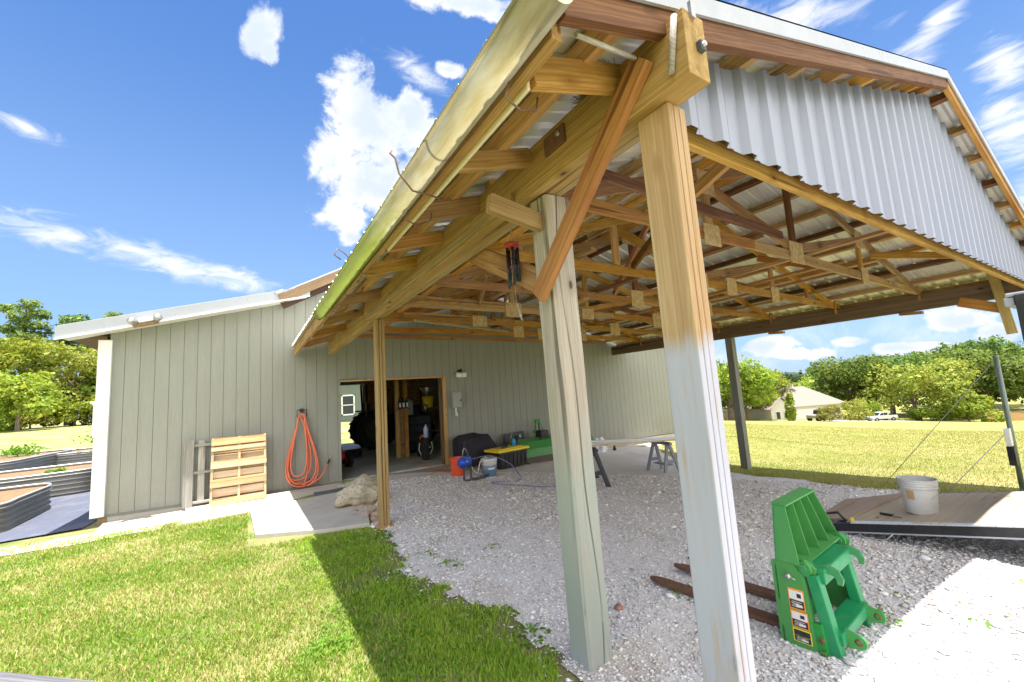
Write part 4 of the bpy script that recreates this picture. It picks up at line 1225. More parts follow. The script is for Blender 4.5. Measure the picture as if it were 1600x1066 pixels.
def labelmat():
    m, t, b_ = newmat('paint_label'); c = t.coord(); z = t.sep(c)[2]; x = t.sep(c)[0]
    col = t.mix(t.mapr(z, .14, .20), (.10, .17, .30), (.22, .30, .42))
    ln = t.math('MULTIPLY', t.math('COMPARE', z, .19, .016), t.math('COMPARE', x, -.02, .06))
    col = t.mix(ln, col, (.75, .78, .8)); fin(t, b_, col, .45); return m
bucket('bucket', 'white paint bucket with a blue label band beside the sprayer', 3.95, 7.40, G(3.95, 7.4), .150, .130, .36, WBK, 2, WBK, labelmat())
wb = bucket('bucket', 'plain white plastic bucket standing on the trailer ramp', 5.16, 1.42, .166, .135, .110, .30, WBK, 3, None, None, True, -1.45)
b = MB(); r_ = .124
for i in range(5):
    a0, a1 = -2.15 + i * .09, -2.15 + (i + 1) * .09
    b.face([(r_ * math.cos(a0), r_ * math.sin(a0), .13), (r_ * math.cos(a1), r_ * math.sin(a1), .13), (r_ * 1.05 * math.cos(a1), r_ * 1.05 * math.sin(a1), .21), (r_ * 1.05 * math.cos(a0), r_ * 1.05 * math.sin(a0), .21)], plain('worn_label', (.50, .33, .18), .6))
b.build('worn_label', None, wb)
# paint sprayer
BLUE = plain('sprayer_blue', (.02, .09, .52), .35, var=.08)
sp_ = thing('paint_sprayer', (3.42, 7.45, G(3.4, 7.4)), 'blue airless paint sprayer on black skids', 'paint sprayer')
z0 = G(3.42, 7.4)
b = WB(); b.lathe([(.001, -.14), (.08, -.13), (.10, -.08), (.105, .05), (.09, .11), (.05, .14), (.001, .145)], (3.44, 7.42, z0 + .33), BLUE, 20, Euler((0, R(90), .5)).to_matrix()); b.build('motor_housing', None, sp_)
b = WB(); b.box((3.46, 7.36, z0 + .40), (.12, .12, .08), BLUE, Euler((0, 0, .5)).to_matrix(), .02); b.build('control_box', None, sp_)
b = WB(); b.box((3.46, 7.33, z0 + .36), (.09, .02, .05), WHITE, Euler((0, 0, .5)).to_matrix(), .004); b.build('label_plate', None, sp_)
for s in (0, .17):
    b = WB(); b.tube([(3.34 + s, 7.26 + s * .35, z0 + .30), (3.32 + s, 7.22 + s * .35, z0 + .05), (3.36 + s, 7.20 + s * .35, z0 + .03), (3.58 + s, 7.20 + s * .35, z0 + .025), (3.70 + s, 7.24 + s * .35, z0 + .05)], .022, DGREY, 8); b.build('skid_leg', None, sp_)
b = WB(); b.tube([(3.38, 7.40, z0 + .40), (3.40, 7.38, z0 + .55), (3.42, 7.38, z0 + .60), (3.47, 7.40, z0 + .56), (3.52, 7.42, z0 + .44)], .010, STEEL, 8); b.build('carry_handle', None, sp_)
b = WB(); b.tube([(3.52, 7.36, z0 + .27), (3.62, 7.34, z0 + .12), (3.66, 7.34, z0 + .10), (3.74, 7.36, z0 + .30), (3.88, 7.40, z0 + .37), (3.93, 7.40, z0 + .34)], .013, WBK, 8); b.build('suction_tube', None, sp_)
HOSEB = plain('spray_hose', (.16, .17, .36), .45, dirt=(.4, .4, .5))
b = WB(); pts = [(3.50, 7.42, z0 + .43), (3.62, 7.42, z0 + .37), (3.85, 7.42, z0 + .385), (4.05, 7.38, z0 + .36), (4.28, 7.20, z0 + .22), (4.34, 6.98, z0 + .06)]
for (x, y) in ((4.22, 6.72), (3.86, 6.70), (3.62, 6.74), (3.62, 6.55), (3.78, 6.30), (3.95, 6.05), (4.05, 5.85), (4.35, 5.75), (4.7, 5.85), (4.9, 6.1)): pts.append((x, y, G(x, y) + .018))
def smooth(pts, k=5):
    P = [Vector(p) for p in pts]; out = []
    for i in range(len(P) - 1):
        p0, p1, p2, p3 = P[max(i - 1, 0)], P[i], P[i + 1], P[min(i + 2, len(P) - 1)]
        for j in range(k):
            u = j / k
            out.append(.5 * ((2 * p1) + (-p0 + p2) * u + (2 * p0 - 5 * p1 + 4 * p2 - p3) * u * u + (-p0 + 3 * p1 - 3 * p2 + p3) * u ** 3))
    out.append(P[-1]); return out
b.tube(smooth(pts), .009, HOSEB, 6); b.build('spray_hose', None, sp_)
# extension cord on the apron
b = WB(); pts = [(3.55, 11.2, -.12), (3.6, 10.4, -.12), (3.45, 10.0, -.12), (3.6, 9.7, -.12), (3.5, 9.45, -.125), (3.6, 9.2, -.135), (3.9, 9.0, -.138), (3.5, 8.85, -.138), (3.1, 8.6, -.138), (2.9, 8.45, -.138), (3.2, 8.5, -.138), (3.7, 8.55, -.138), (4.0, 8.62, -.138)]
b.tube(smooth([(x, y, z + .006) for x, y, z in pts]), .007, plain('cord_orange', (.62, .2, .07), .5), 6)
info(b.build('extension_cord', None, None, (3.5, 9.0, -.13)), 'orange extension cord wandering from the doorway across the apron', 'cord')

# tote with a yellow lid, and what lies on it
YEL = plain('yellow_plastic', (.86, .63, .02), .4, var=.04)
tz = G(4.95, 8.3) + .01; TM = TR(4.98, 8.42, tz, .16)
tote = thing('storage_tote', (4.98, 8.42, tz), 'large black storage tote with a bright yellow lid', 'tote', None, .16)
b = MB(); b.box((0, 0, .185), (.86, .48, .37), BLACK, None, .03, 1.0)
for v in b.bm.verts:
    k = .90 + .10 * (v.co.z / .37); v.co.x *= k; v.co.y *= k
for i in range(7): b.box((-.36 + i * .12, -.242, .20), (.03, .014, .28), BLACK, None, .004)
b.build('tub', None, tote)
b = MB(); b.box((0, 0, .395), (.92, .54, .05), YEL, None, .015); b.box((0, 0, .425), (.74, .36, .02), YEL, None, .006)
for s in (-1, 1): b.box((s * .3, -.15, .43), (.1, .08, .014), YEL, None, .004)
b.build('lid', None, tote)
TM = TR(4.98, 8.42, tz, .16)
b = MB(); b.box((0, 0, .012), (.20, .06, .024), BLACK, Euler((0, 0, .3)).to_matrix(), .008); b.box((.08, .03, .02), (.05, .09, .03), BLACK, None, .008)
o = b.build('hand_tool', None, None, TM @ Matrix.Translation((-.12, -.06, .437))); info(o, 'small black hand tool lying on the yellow lid', 'tool')
sb = thing('spray_bottle', tuple((TM @ Vector((.24, .02, .437)))), 'bright blue bottle standing on the yellow lid', 'bottle')
b = MB(); b.lathe([(.001, 0), (.045, .0), (.047, .1), (.04, .14), (.02, .16), (.018, .18), (.001, .18)], (0, 0, 0), plain('cyan_plastic', (.02, .32, .65), .35), 16); b.build('bottle_body', None, sb)
b = MB(); b.box((0, 0, .195), (.045, .03, .03), BLACK, None, .006); b.build('cap', None, sb)
dr = thing('power_drill', tuple(TM @ Vector((.37, .05, .437))), 'black power tool standing beside the blue bottle', 'tool')
b = MB(); b.lathe([(.001, -.1), (.045, -.09), (.05, .05), (.02, .1), (.02, .14), (.001, .14)], (0, 0, .17), BLACK, 14, Euler((0, R(90), .8)).to_matrix()); b.build('motor', None, dr)
b = MB(); b.box((-.01, 0, .08), (.05, .045, .16), BLACK, Euler((0, .2, 0)).to_matrix(), .012); b.box((0, 0, .025), (.10, .08, .05), DGREY, None, .01); b.build('grip', None, dr)
b = MB(); b.lathe([(.018, 0), (.04, 0), (.04, .02), (.018, .02)], (.05, -.05, .20), STEEL, 12, Euler((R(80), 0, .5)).to_matrix()); b.build('chuck', None, dr)

# covered machine against the wall
COVER = plain('black_cover', (.022, .018, .030), .75, var=.3, scale=6, bump=.4, dirt=(.06, .05, .07))
b = WB()
z0 = G(4.5, 9.1) + .03
prof = [(4.05, z0), (4.08, z0 + .62), (4.22, z0 + .68), (4.62, z0 + .72), (4.72, z0 + .70), (4.98, z0 + .36), (5.12, z0 + .02)]
n = len(prof); cols = []
for j, y in enumerate((8.78, 8.82, 9.0, 9.2, 9.38, 9.42)):
    k = .965 if j in (0, 5) else 1.0
    cols.append([b.bm.verts.new((4.55 + (x - 4.55) * k + .012 * math.sin(j * 3 + i * 2.2), y + .02 * math.sin(i * 2.7), z0 + (z - z0) * (k if z > z0 + .1 else 1) + .012 * math.sin(i * 5 + j))) for i, (x, z) in enumerate(prof)])
for a, c in zip(cols, cols[1:]):
    for i in range(n - 1):
        b.bm.faces.new((a[i], a[i + 1], c[i + 1], c[i]))
b.bm.faces.new(cols[0]); b.bm.faces.new(cols[-1][::-1])
bmesh.ops.subdivide_edges(b.bm, edges=b.bm.edges[:], cuts=2, use_grid_fill=True)
from mathutils import noise as mn
for v in b.bm.verts:
    v.co += Vector((mn.noise(v.co * 5), mn.noise(v.co * 5 + Vector((9, 0, 0))), mn.noise(v.co * 4 + Vector((0, 7, 0))) * .6)) * .022
for f in b.bm.faces: f.smooth = True
b.mi(COVER)
info(b.build('covered_machine', None, None, (4.55, 9.1, z0)), 'low machine under a black fabric cover against the wall', 'covered machine')

# green tiller
def wornpaint(nm, col, dust):
    m, t, b_ = newmat(nm); c = t.coord()
    n = t.noise(c, 7, 6, .7); f = t.noise(t.mapping(c, (60, 60, 9)), 1.0, 4, .7); f2 = t.noise(c, 38, 6, .75)
    k = t.mix(n, [q * .82 for q in col], [q * 1.15 for q in col])
    k = t.mix(t.mapr(n, .48, .75, 0, .4), k, dust)
    k = t.mix(t.mapr(f, .62, .72, 0, .5), k, [min(1, q * 1.6 + .05) for q in col])
    r = t.mapr(t.math('ADD', f2, t.math('MULTIPLY', n, .3)), .80, .86, 0, .9)
    k = t.mix(r, k, (.16, .075, .035))
    geo = t.n.new('ShaderNodeNewGeometry').outputs['Pointiness']
    k = t.mix(t.mapr(geo, .56, .66, 0, .35), k, (.16, .28, .12))
    fin(t, b_, k, t.mapr(n, .3, .7, .32, .62), 0, t.bump(f2, .12, .004), .45); MC[nm] = m; return m
GREEN = wornpaint('implement_green', (.012, .255, .040), (.06, .26, .06))
TEAL = wornpaint('attach_green', (.008, .235, .085), (.06, .26, .11))
tx, ty = 5.55, 8.95
til = thing('tiller', (6.45, 9.0, G(6.4, 9.0)), 'green tractor tiller implement parked along the wall', 'implement')
zt0 = G(6.4, 8.9)
def endplate(x):
    b = WB(); b.prism([(x, 8.62, zt0 + .03), (x, 9.32, zt0 + .03), (x, 9.30, zt0 + .42), (x, 9.05, zt0 + .56), (x, 8.78, zt0 + .50), (x, 8.60, zt0 + .25)], (.025, 0, 0), GREEN); return b.build('end_plate', None, til)
endplate(5.50); endplate(7.86)
b = WB(); hp = [(9.30, .42), (9.05, .555), (8.80, .50), (8.64, .34), (8.60, .16)]
for (ya, za), (yb, zb_) in zip(hp, hp[1:]): b.face([(5.53, ya, zt0 + za), (7.86, ya, zt0 + za), (7.86, yb, zt0 + zb_), (5.53, yb, zt0 + zb_)], GREEN)
bmesh.ops.remove_doubles(b.bm, verts=b.bm.verts[:], dist=1e-4); bmesh.ops.solidify(b.bm, geom=b.bm.faces[:], thickness=.006); b.build('hood', None, til)
b = WB(); b.face([(5.55, 8.60, zt0 + .16), (7.84, 8.60, zt0 + .16), (7.84, 8.50, zt0 + .03), (5.55, 8.50, zt0 + .03)], plain('worn_flap', (.30, .27, .24), .5, .4)); bmesh.ops.solidify(b.bm, geom=b.bm.faces[:], thickness=.006); b.build('rear_flap', None, til)
b = WB(); b.box((5.62, 8.615, zt0 + .42), (.10, .01, .05), WHITE, Euler((-.7, 0, 0)).to_matrix()); b.build('label_plate', None, til)
b = WB(); b.tube([(5.55, 9.0, zt0 + .22), (7.86, 9.0, zt0 + .22)], .05, RUST, 10)
for i in range(13):
    a = i * .8
    b.bar((5.65 + i * .17, 9.0, zt0 + .22), (5.65 + i * .17, 9.0 + .16 * math.cos(a), zt0 + .22 + .16 * math.sin(a)), .05, .012, RUST)
b.build('tine_rotor', None, til)
b = WB()
for s in (-.17, .17): b.bar((6.45 + s, 9.15, zt0 + .50), (6.45 + s * .3, 9.22, zt0 + .98), .05, .02, GREEN)
b.box((6.45, 9.22, zt0 + .95), (.16, .06, .10), GREEN, None, .01); b.bar((6.43, 9.15, zt0 + .9), (6.2, 8.8, zt0 + .52), .03, .03, BLACK); b.build('hitch_mast', None, til)
b = WB(); b.box((6.45, 9.05, zt0 + .62), (.26, .26, .2), BLACK, None, .03); b.tube([(6.45, 9.15, zt0 + .66), (6.45, 9.42, zt0 + .66)], .035, RUST, 10); b.build('gearbox', None, til)
b = WB(); b.prism([(5.50, 9.34, zt0 + .45), (6.1, 9.34, zt0 + .47), (6.1, 9.40, zt0 + .72), (5.50, 9.40, zt0 + .70)], (0, .015, 0), DGREY); b.tube([(5.7, 9.32, zt0 + .72), (5.62, 9.28, zt0 + .6), (5.6, 9.3, zt0 + .5)], .015, STEEL, 6)
info(b.build('steel_sheet', None, None, (5.8, 9.36, zt0)), 'dark steel sheet leaning on the wall behind the tiller', 'metal sheet')
b = WB(); b.bar((5.42, 8.60, zt0 + .02), (5.62, 8.45, zt0 + .05), .12, .02, DGREY); b.bar((5.44, 8.64, zt0 + .2), (5.6, 8.46, zt0 + .03), .03, .03, DGREY); b.build('parking_stand', None, til)

# sawhorses with long pipes and boards
def sawhorse(x, y, rz, label, mat):
    z = G(x, y); r = thing('sawhorse', (x, y, z), label, 'sawhorse', 'sawhorses carrying the pipes', rz)
    b = MB(); b.box((0, 0, .70), (.68, .09, .06), mat, None, .01); b.box((0, 0, .735), (.62, .05, .02), BLACK, None, .004); b.build('top_rail', None, r)
    for sx_ in (-1, 1):
        for sy_ in (-1, 1):
            b = MB(); b.bar((sx_ * .24, sy_ * .03, .69), (sx_ * .32, sy_ * .24, -.03), .085, .035, mat, .006, (1, 0, 0)); b.build('leg', None, r)
    for sx_ in (-1, 1):
        b = MB(); b.box((sx_ * .285, 0, .28), (.03, .30, .08), mat, None, .006); b.build('brace', None, r)
    b = MB(); b.box((0, 0, .20), (.52, .16, .03), mat, None, .005); b.build('shelf', None, r)
    r.matrix_basis = WM[r] @ Matrix.Scale(.88, 4)
    return r
sawhorse(4.84, 5.55, R(84), 'black plastic sawhorse half hidden behind the cracked grey post', plain('saw_black', (.03, .034, .045), .5))
sawhorse(7.62, 6.25, R(80), 'grey plastic sawhorse between the cracked post and the white post', plain('saw_grey', (.20, .22, .26), .55, dirt=(.32, .33, .35)))
zA, zB = G(4.84, 5.55) + .655, G(7.62, 6.25) + .655
def along(u, off, dz=0): return (4.84 + 2.78 * u - .24 * off, 5.55 + .70 * u + off, zA + (zB - zA) * u + dz)
for i, (o_, r_, u0, u1) in enumerate(((-.16, .028, -.10, 1.42), (-.08, .024, -.08, 1.52), (.0, .028, -.12, 1.46), (.09, .022, -.06, 1.5))):
    b = WB(); b.tube([along(u0, o_, r_ + .01 + .035 * (i == 2)), along(u1, o_, r_ + .01)], r_, plain('pvc_pipe', (.72, .73, .74), .35), 10)
    info(b.build('pipe', None, None, along(.5, o_)), 'long pale plastic pipe lying across the two sawhorses', 'pipe', 'pipes across the sawhorses')
b = WB(); b.bar(along(-.10, -.22, .03), along(1.55, -.22, .03), .10, .022, W_PALLET); info(b.build('long_board', None, None, along(.5, -.22)), 'long pale board lying on the near edge of the sawhorses', 'board')
b = WB(); b.blob((8.3, 9.0, G(8.3, 9) + .16), (.26, .18, .22), plain('white_bag', (.75, .77, .80), .5, bump=.4), 4, .5, 2.0, 3); info(b.build('plastic_bag', None, None, (8.3, 9, G(8.3, 9))), 'crumpled white plastic bag by the far end of the wall', 'bag')
for i, (x, y, s) in enumerate(((9.1, 9.0, .3), (9.5, 9.2, .22), (10.2, 9.1, .28))):
    b = WB(); b.box((x, y, -.44), (s, s * .7, .02), W_GREY, Euler((.03, .02, i)).to_matrix(), .003); info(b.build('board_scrap', None, None, (x, y, -.45)), 'pale board offcut lying on the small patio slab', 'board', 'offcuts on the patio slab')
b = WB(); b.lathe([(.001, 0), (.05, 0), (.05, .12), (.03, .16), (.03, .22), (.001, .22)], (8.9, 8.95, -.455), BLACK, 12); info(b.build('black_bottle', None, None, (8.9, 8.95, -.455)), 'small dark bottle standing on the patio slab', 'bottle')

# wind chime under the beam
wc = thing('wind_chime', (1.352, 2.07, 2.38), 'wind chime with a red wooden disc and dark tubes under the beam', 'wind chime')
RED = wood('red_disc_wood', (.50, .085, .02), (.58, .13, .03), (.32, .04, .01))
CH = Vector((1.352, 2.07, 2.385))
b = WB(); b.lathe([(.001, -.012), (.046, -.012), (.048, 0), (.046, .012), (.001, .012)], CH, RED, 24); b.build('top_disc', None, wc)
b = WB(); 
for k in range(3):
    a = k * 2.09; b.tube([CH + Vector((.04 * math.cos(a), .04 * math.sin(a), .01)), CH + Vector((0, 0, .085))], .0012, STEEL, 4)
b.tube([CH + Vector((0, 0, .085)), CH + Vector((0, 0, .118))], .002, STEEL, 5); b.build('hanging_cord', None, wc)
TUBE = plain('chime_tube', (.045, .055, .085), .3, .7)
for k, L in enumerate((.20, .225, .25, .235, .21)):
    a = k * 1.2566 + .4; p = CH + Vector((.034 * math.cos(a), .034 * math.sin(a), -.02))
    b = WB(); b.tube([p, p + Vector((0, 0, -L))], .0085, TUBE, 10); b.build('chime_tube', None, wc)
b = WB(); b.lathe([(.001, -.008), (.018, -.008), (.02, 0), (.018, .008), (.001, .008)], CH + Vector((0, 0, -.135)), RED, 16); b.build('striker', None, wc)
b = WB(); b.tube([CH, CH + Vector((.004, 0, -.36))], .0012, STEEL, 4); b.build('striker_cord', None, wc)
b = WB(); b.prism([CH + Vector((.0, 0, -.34)), CH + Vector((.02, 0, -.38)), CH + Vector((.045, 0, -.47)), CH + Vector((.03, 0, -.46))], (0, .004, 0), W_GREY); b.build('wind_sail', None, wc)

# nest on the beam
b = WB(); rn = random.Random(4)
STRAW = plain('straw', (.30, .23, .12), .9, var=.4, scale=60)
for i in range(230):
    a = rn.uniform(0, 6.28); r_ = rn.uniform(.0, .085); c = Vector((1.235 + r_ * math.cos(a) * .6, 1.15 + r_ * math.sin(a) * 1.35, 2.742 + rn.uniform(0, .022)))
    d = Vector((-math.sin(a), math.cos(a), rn.uniform(-.6, .1))) * rn.uniform(.02, .065)
    b.tube([c - d, c + Vector((0, 0, rn.uniform(-.01, .01))), c + d], .0016, STRAW, 3, False)
info(b.build('bird_nest', None, None, (1.235, 1.15, 2.74)), 'straw bird nest on top of the beam behind the reddish brace', 'nest')

# ------------------------------------------------------------------ pallet fork attachment
fo = thing('pallet_fork', (2.30, 1.235, .130), 'green tractor pallet fork attachment with two rusty tines standing on the gravel', 'fork attachment', None, R(5))
def fpart(nm, fn, mat=None):
    b = MB(); fn(b); return b.build(nm, mat, fo)
GW, TH = .62, .012
def guard(b):
    # sheet, tapered to the top, slightly raked
    b.prism([(.0, .0, .44), (GW, .0, .44), (GW - .10, .015, .72), (.08, .015, .72)], (0, .008, 0), GREEN)
    b.prism([(.08, -.05, .715), (GW - .10, -.05, .715), (GW - .10, .024, .722), (.08, .024, .722)], (0, 0, .010), GREEN)
    b.prism([(0, -.13, .438), (GW, -.13, .438), (GW, .01, .44), (0, .01, .44)], (0, 0, .010), GREEN)
fpart('back_guard', guard)
for k in range(5):
    u = k / 4
    xb, xt = GW * u, .08 + (GW - .18) * u
    fpart('guard_rib', lambda b: b.prism([(xb - .004, .0, .448), (xb - .004, -.11, .448), (xt - .004, -.045, .715), (xt - .004, .012, .715)], (.008, 0, 0), GREEN))
def side(x):
    def fn(b): b.prism([(x, .03, .0), (x, -.145, .0), (x, -.11, .40), (x, -.08, .44), (x, .03, .44)], (TH, 0, 0), GREEN)
    return fn
sp1 = fpart('side_plate', side(0)); fpart('side_plate', side(GW - TH))
fpart('face_plate', lambda b: (b.box((GW / 2, .012, .33), (GW, .012, .18), GREEN, None, .002), b.box((GW / 2, .012, .06), (GW, .014, .10), GREEN, None, .002), b.box((.14, .012, .2), (.10, .012, .3), GREEN), b.box((GW - .14, .012, .2), (.10, .012, .3), GREEN)))
fpart('flange', lambda b: b.prism([(.012, -.145, .0), (.035, -.145, .0), (.035, -.115, .41), (.012, -.115, .41)], (0, .008, 0), GREEN))
fpart('flange', lambda b: b.prism([(GW - .035, -.145, .0), (GW - .012, -.145, .0), (GW - .012, -.115, .41), (GW - .035, -.115, .41)], (0, .008, 0), GREEN))
fpart('latch_pin', lambda b: (b.lathe([(.001, .02), (.013, .02), (.013, -.01), (.001, -.01)], (-.004, -.05, .38), STEEL, 12, Euler((0, R(-90), 0)).to_matrix()), b.tube([(-.012, -.05, .38), (-.016, -.085, .37)], .003, STEEL, 5)))
# decals: white, black and orange blocks with thin bars of text
DW, DK, DO, DYL = plain('decal_white', (.72, .72, .70), .4), plain('decal_black', (.03, .03, .035), .4), plain('decal_orange', (.85, .30, .03), .4), plain('decal_yellow', (.85, .66, .04), .4)
def decal(z, h, edge):
    def fn(b):
        y0, y1 = -.125 + (z * .06), -.035
        b.box((-.0015, (y0 + y1) / 2, z), (.001, y1 - y0, h), edge)
        b.box((-.0025, (y0 + y1) / 2, z + h * .20), (.001, (y1 - y0) * .88, h * .42), DW if edge is not DYL else DK)
        b.box((-.0025, (y0 + y1) / 2, z - h * .24), (.001, (y1 - y0) * .88, h * .40), DK)
        for i in range(4): b.box((-.0035, (y0 + y1) / 2 + .008 * (i % 2), z - h * .12 - i * h * .075), (.001, (y1 - y0) * (.6 - .1 * (i % 2)), h * .02), DW)
        b.box((-.0035, (y0 + y1) / 2 - .014, z + h * .2), (.001, .02, h * .2), DK); b.box((-.0035, (y0 + y1) / 2 - .01, z - h * .28), (.001, .03, h * .12), DW)
    return fn
fpart('warning_decal', decal(.265, .105, DO)); fpart('warning_decal', decal(.165, .085, DO)); fpart('warning_decal', decal(.085, .065, DYL))
for x in (.155, .465):
    def tine(b, x=x):
        n = 14; P = []
        for i in range(n + 1):
            u = i / n; y = .03 + .93 * u
            P.append((y, .085 if u < .86 else .085 * math.sqrt(max(.06, 1 - ((u - .86) / .14) ** 2)), .036 * (1 - .45 * u)))
        rings = [[b.bm.verts.new((x + sx_ * w_ / 2, y, .012 + (h_ if sz_ else 0))) for sx_, sz_ in ((-1, 0), (1, 0), (1, 1), (-1, 1))] for y, w_, h_ in P]
        for a, c in zip(rings, rings[1:]):
            for k in range(4): b.bm.faces.new((a[k], a[(k + 1) % 4], c[(k + 1) % 4], c[k]))
        b.bm.faces.new(rings[0][::-1]); b.bm.faces.new(rings[-1]); b.mi(RUST)
        b.box((x, .022, .20), (.085, .022, .40), RUST, None, .003)
    fpart('fork_tine', tine)
# quick attach frame
QY0, QY1 = -.215, -.150
for x in (.05, .50):
    fpart('attach_upright', lambda b: b.bar((x, QY0, .0), (x, QY1, .40), .065, .055, TEAL, .006, (0, 1, 0)))
fpart('attach_crossbar', lambda b: b.bar((.05, QY1 - .01, .395), (.50, QY1 - .01, .395), .085, .075, TEAL, .008))
fpart('attach_crossbar', lambda b: b.bar((.05, QY0 + .02, .11), (.50, QY0 + .02, .11), .10, .06, TEAL, .008))
def hook(x):
    def fn(b):
        pts = [(QY1 - .02, .41), (QY1 - .055, .425), (QY1 - .088, .413), (QY1 - .102, .385), (QY1 - .10, .36)]
        o_ = [.026, .023, .020, .016, .011]
        up, dnn = [], []
        for i, (y, z) in enumerate(pts):
            a = pts[max(0, i - 1)]; c = pts[min(len(pts) - 1, i + 1)]
            d = Vector((c[0] - a[0], c[1] - a[1])).normalized(); nrm = Vector((-d.y, d.x))
            up.append((x, y + nrm.x * o_[i], z + nrm.y * o_[i])); dnn.append((x, y - nrm.x * o_[i], z - nrm.y * o_[i]))
        for i in range(len(pts) - 1): b.prism([up[i], up[i + 1], dnn[i + 1], dnn[i]], (.016, 0, 0), TEAL)
    return fn
for x in (.09, .455): fpart('hook', hook(x))
def lug(x):
    def fn(b):
        n = 16; cy, cz = QY0 - .075, .10; out = []
        for k in range(n + 1):
            a = math.pi / 2 + math.pi * k / n; out.append((x, cy + .032 * math.cos(a), cz + .032 * math.sin(a)))
        out += [(x, QY0 - .02, .06), (x, QY0 - .02, .145)]
        b.prism(out, (.014, 0, 0), GREEN)
        b.lathe([(.008, -.009), (.017, -.009), (.017, .009), (.008, .009)], (x + .007, cy, cz), RUST, 14, Euler((0, R(90), 0)).to_matrix()); b.lathe([(.0005, -.0095), (.009, -.0095)], (x + .007, cy, cz), BLACK, 12, Euler((0, R(-90), 0)).to_matrix()); b.lathe([(.0005, .0095), (.009, .0095)], (x + .007, cy, cz), BLACK, 12, Euler((0, R(90), 0)).to_matrix())
    return fn
for x in (.10, .445): fpart('pin_lug', lug(x))
for x in (.0, .57):
    fpart('pivot', lambda b: (b.tube([(x + .01, -.12, .425), (x + .075, -.12, .425)], .034, GREEN, 14), b.tube([(x + .0, -.12, .425), (x + .085, -.12, .425)], .017, TEAL, 12), b.prism([(x + .03, -.05, .40), (x + .03, -.16, .39), (x + .03, -.17, .43), (x + .03, -.12, .465), (x + .03, -.05, .455)], (.02, 0, 0), GREEN)))
fpart('latch_lever', lambda b: (b.bar((.018, -.165, .0), (.018, -.145, .17), .03, .05, GREEN, .004, (0, 1, 0)), b.lathe([(.001, .012), (.012, .012), (.012, -.02), (.001, -.02)], (.0, -.165, .10), RUST, 10, Euler((0, R(-90), 0)).to_matrix()), b.box((.0, -.165, .035), (.03, .03, .03), RUST, None, .005)))

fo.matrix_basis = WM[fo] @ Matrix.Scale(.94, 4)
# ------------------------------------------------------------------ trailer with its ramp down
RZ = lambda y: .035 + .195 * (1.93 - y)
tl = thing('trailer', (5.45, -1.3, G(5.4, -1)), 'black enclosed trailer with a plywood ramp lowered onto the gravel', 'trailer')
ramp = None
b = WB(); b.prism([(4.74, 1.86, RZ(1.86) + .012), (6.10, 1.80, RZ(1.80) + .012), (6.10, .64, RZ(.64) + .012), (4.74, .64, RZ(.64) + .012)], (0, 0, .018), W_PLY)
ramp = b.build('ramp_door', None, tl)
b = WB()
for x0, x1, y1 in ((4.68, 4.735, 1.93), (6.105, 6.16, 1.86)):
    b.prism([(x0, y1, RZ(y1) - .045), (x1, y1, RZ(y1) - .045), (x1, .62, RZ(.62) - .045), (x0, .62, RZ(.62) - .045)], (0, 0, .07), BLACK)
b.prism([(4.735, 1.865, RZ(1.86) - .045), (6.105, 1.81, RZ(1.81) - .045), (6.105, 1.86, RZ(1.86) - .045), (4.735, 1.93, RZ(1.93) - .045)], (0, 0, .07), BLACK)
b.prism([(4.735, 1.86, RZ(1.86) - .04), (6.105, 1.80, RZ(1.80) - .04), (6.105, .63, RZ(.63) - .04), (4.735, .63, RZ(.63) - .04)], (0, 0, .045), BLACK)
b.build('ramp_frame', None, ramp)
b = WB(); b.prism([(4.676, 1.80, RZ(1.8) + .027), (4.745, 1.80, RZ(1.8) + .027), (4.745, .63, RZ(.63) + .027), (4.676, .63, RZ(.63) + .027)], (0, 0, .010), plain('aluminium', (.70, .70, .70), .35, .6)); b.build('ramp_edging', None, ramp)
b = WB(); b.prism([(4.674, 1.90, RZ(1.9) - .056), (4.68, 1.90, RZ(1.9) - .056), (4.68, .63, RZ(.63) - .056), (4.674, .63, RZ(.63) - .056)], (0, 0, .012), WTRIM); b.build('ramp_edging', None, ramp)
b = WB(); b.tube([(4.70, 1.90, RZ(1.9)), (4.70, 1.99, RZ(1.99) + .02), (4.70, 2.0, RZ(2.0) + .11), (4.70, 1.90, RZ(1.90) + .12), (4.70, 1.84, RZ(1.84) + .04)], .012, BLACK, 8); b.build('lock_handle', None, ramp)
b = WB(); b.tube([(4.67, 1.75, RZ(1.75) - .05), (4.665, 1.70, RZ(1.7) - .10), (4.665, 1.55, RZ(1.55) - .10), (4.67, 1.50, RZ(1.5) - .05)], .006, WTRIM, 6); b.build('lower_handle', None, ramp)
b = WB(); b.box((4.72, 1.80, RZ(1.8) + .045), (.03, .02, .05), plain('yellow_mark', (.8, .6, .05), .5), None, .004); b.build('reflector', None, ramp)
b = WB(); b.prism([(4.76, 1.85, RZ(1.85) + .034), (6.08, 1.79, RZ(1.79) + .034), (5.70, 2.22, .02), (4.86, 2.15, .02)], (0, 0, .014), W_PLY); b.build('ramp_flap', None, ramp)
b = WB(); b.box((4.70, -1.4, 1.12), (.05, 3.95, 1.66), BLACK, None, .004); b.build('side_wall', None, tl)
b = WB(); b.box((6.14, -1.4, 1.12), (.05, 3.95, 1.66), BLACK, None, .004); b.build('side_wall', None, tl)
b = WB(); b.box((5.42, -3.36, 1.12), (1.40, .05, 1.66), BLACK); b.build('front_wall', None, tl)
b = WB(); b.box((5.42, -1.38, .25), (1.40, 3.94, .06), W_PLY); b.build('floor', None, tl)
b = WB(); b.box((5.44, -1.38, 1.955), (1.48, 4.0, .03), WTRIM, None, .01); b.build('roof', None, tl)
b = WB(); b.box((5.44, .605, 1.905), (1.48, .05, .06), WTRIM, None, .006); b.build('header', None, tl)
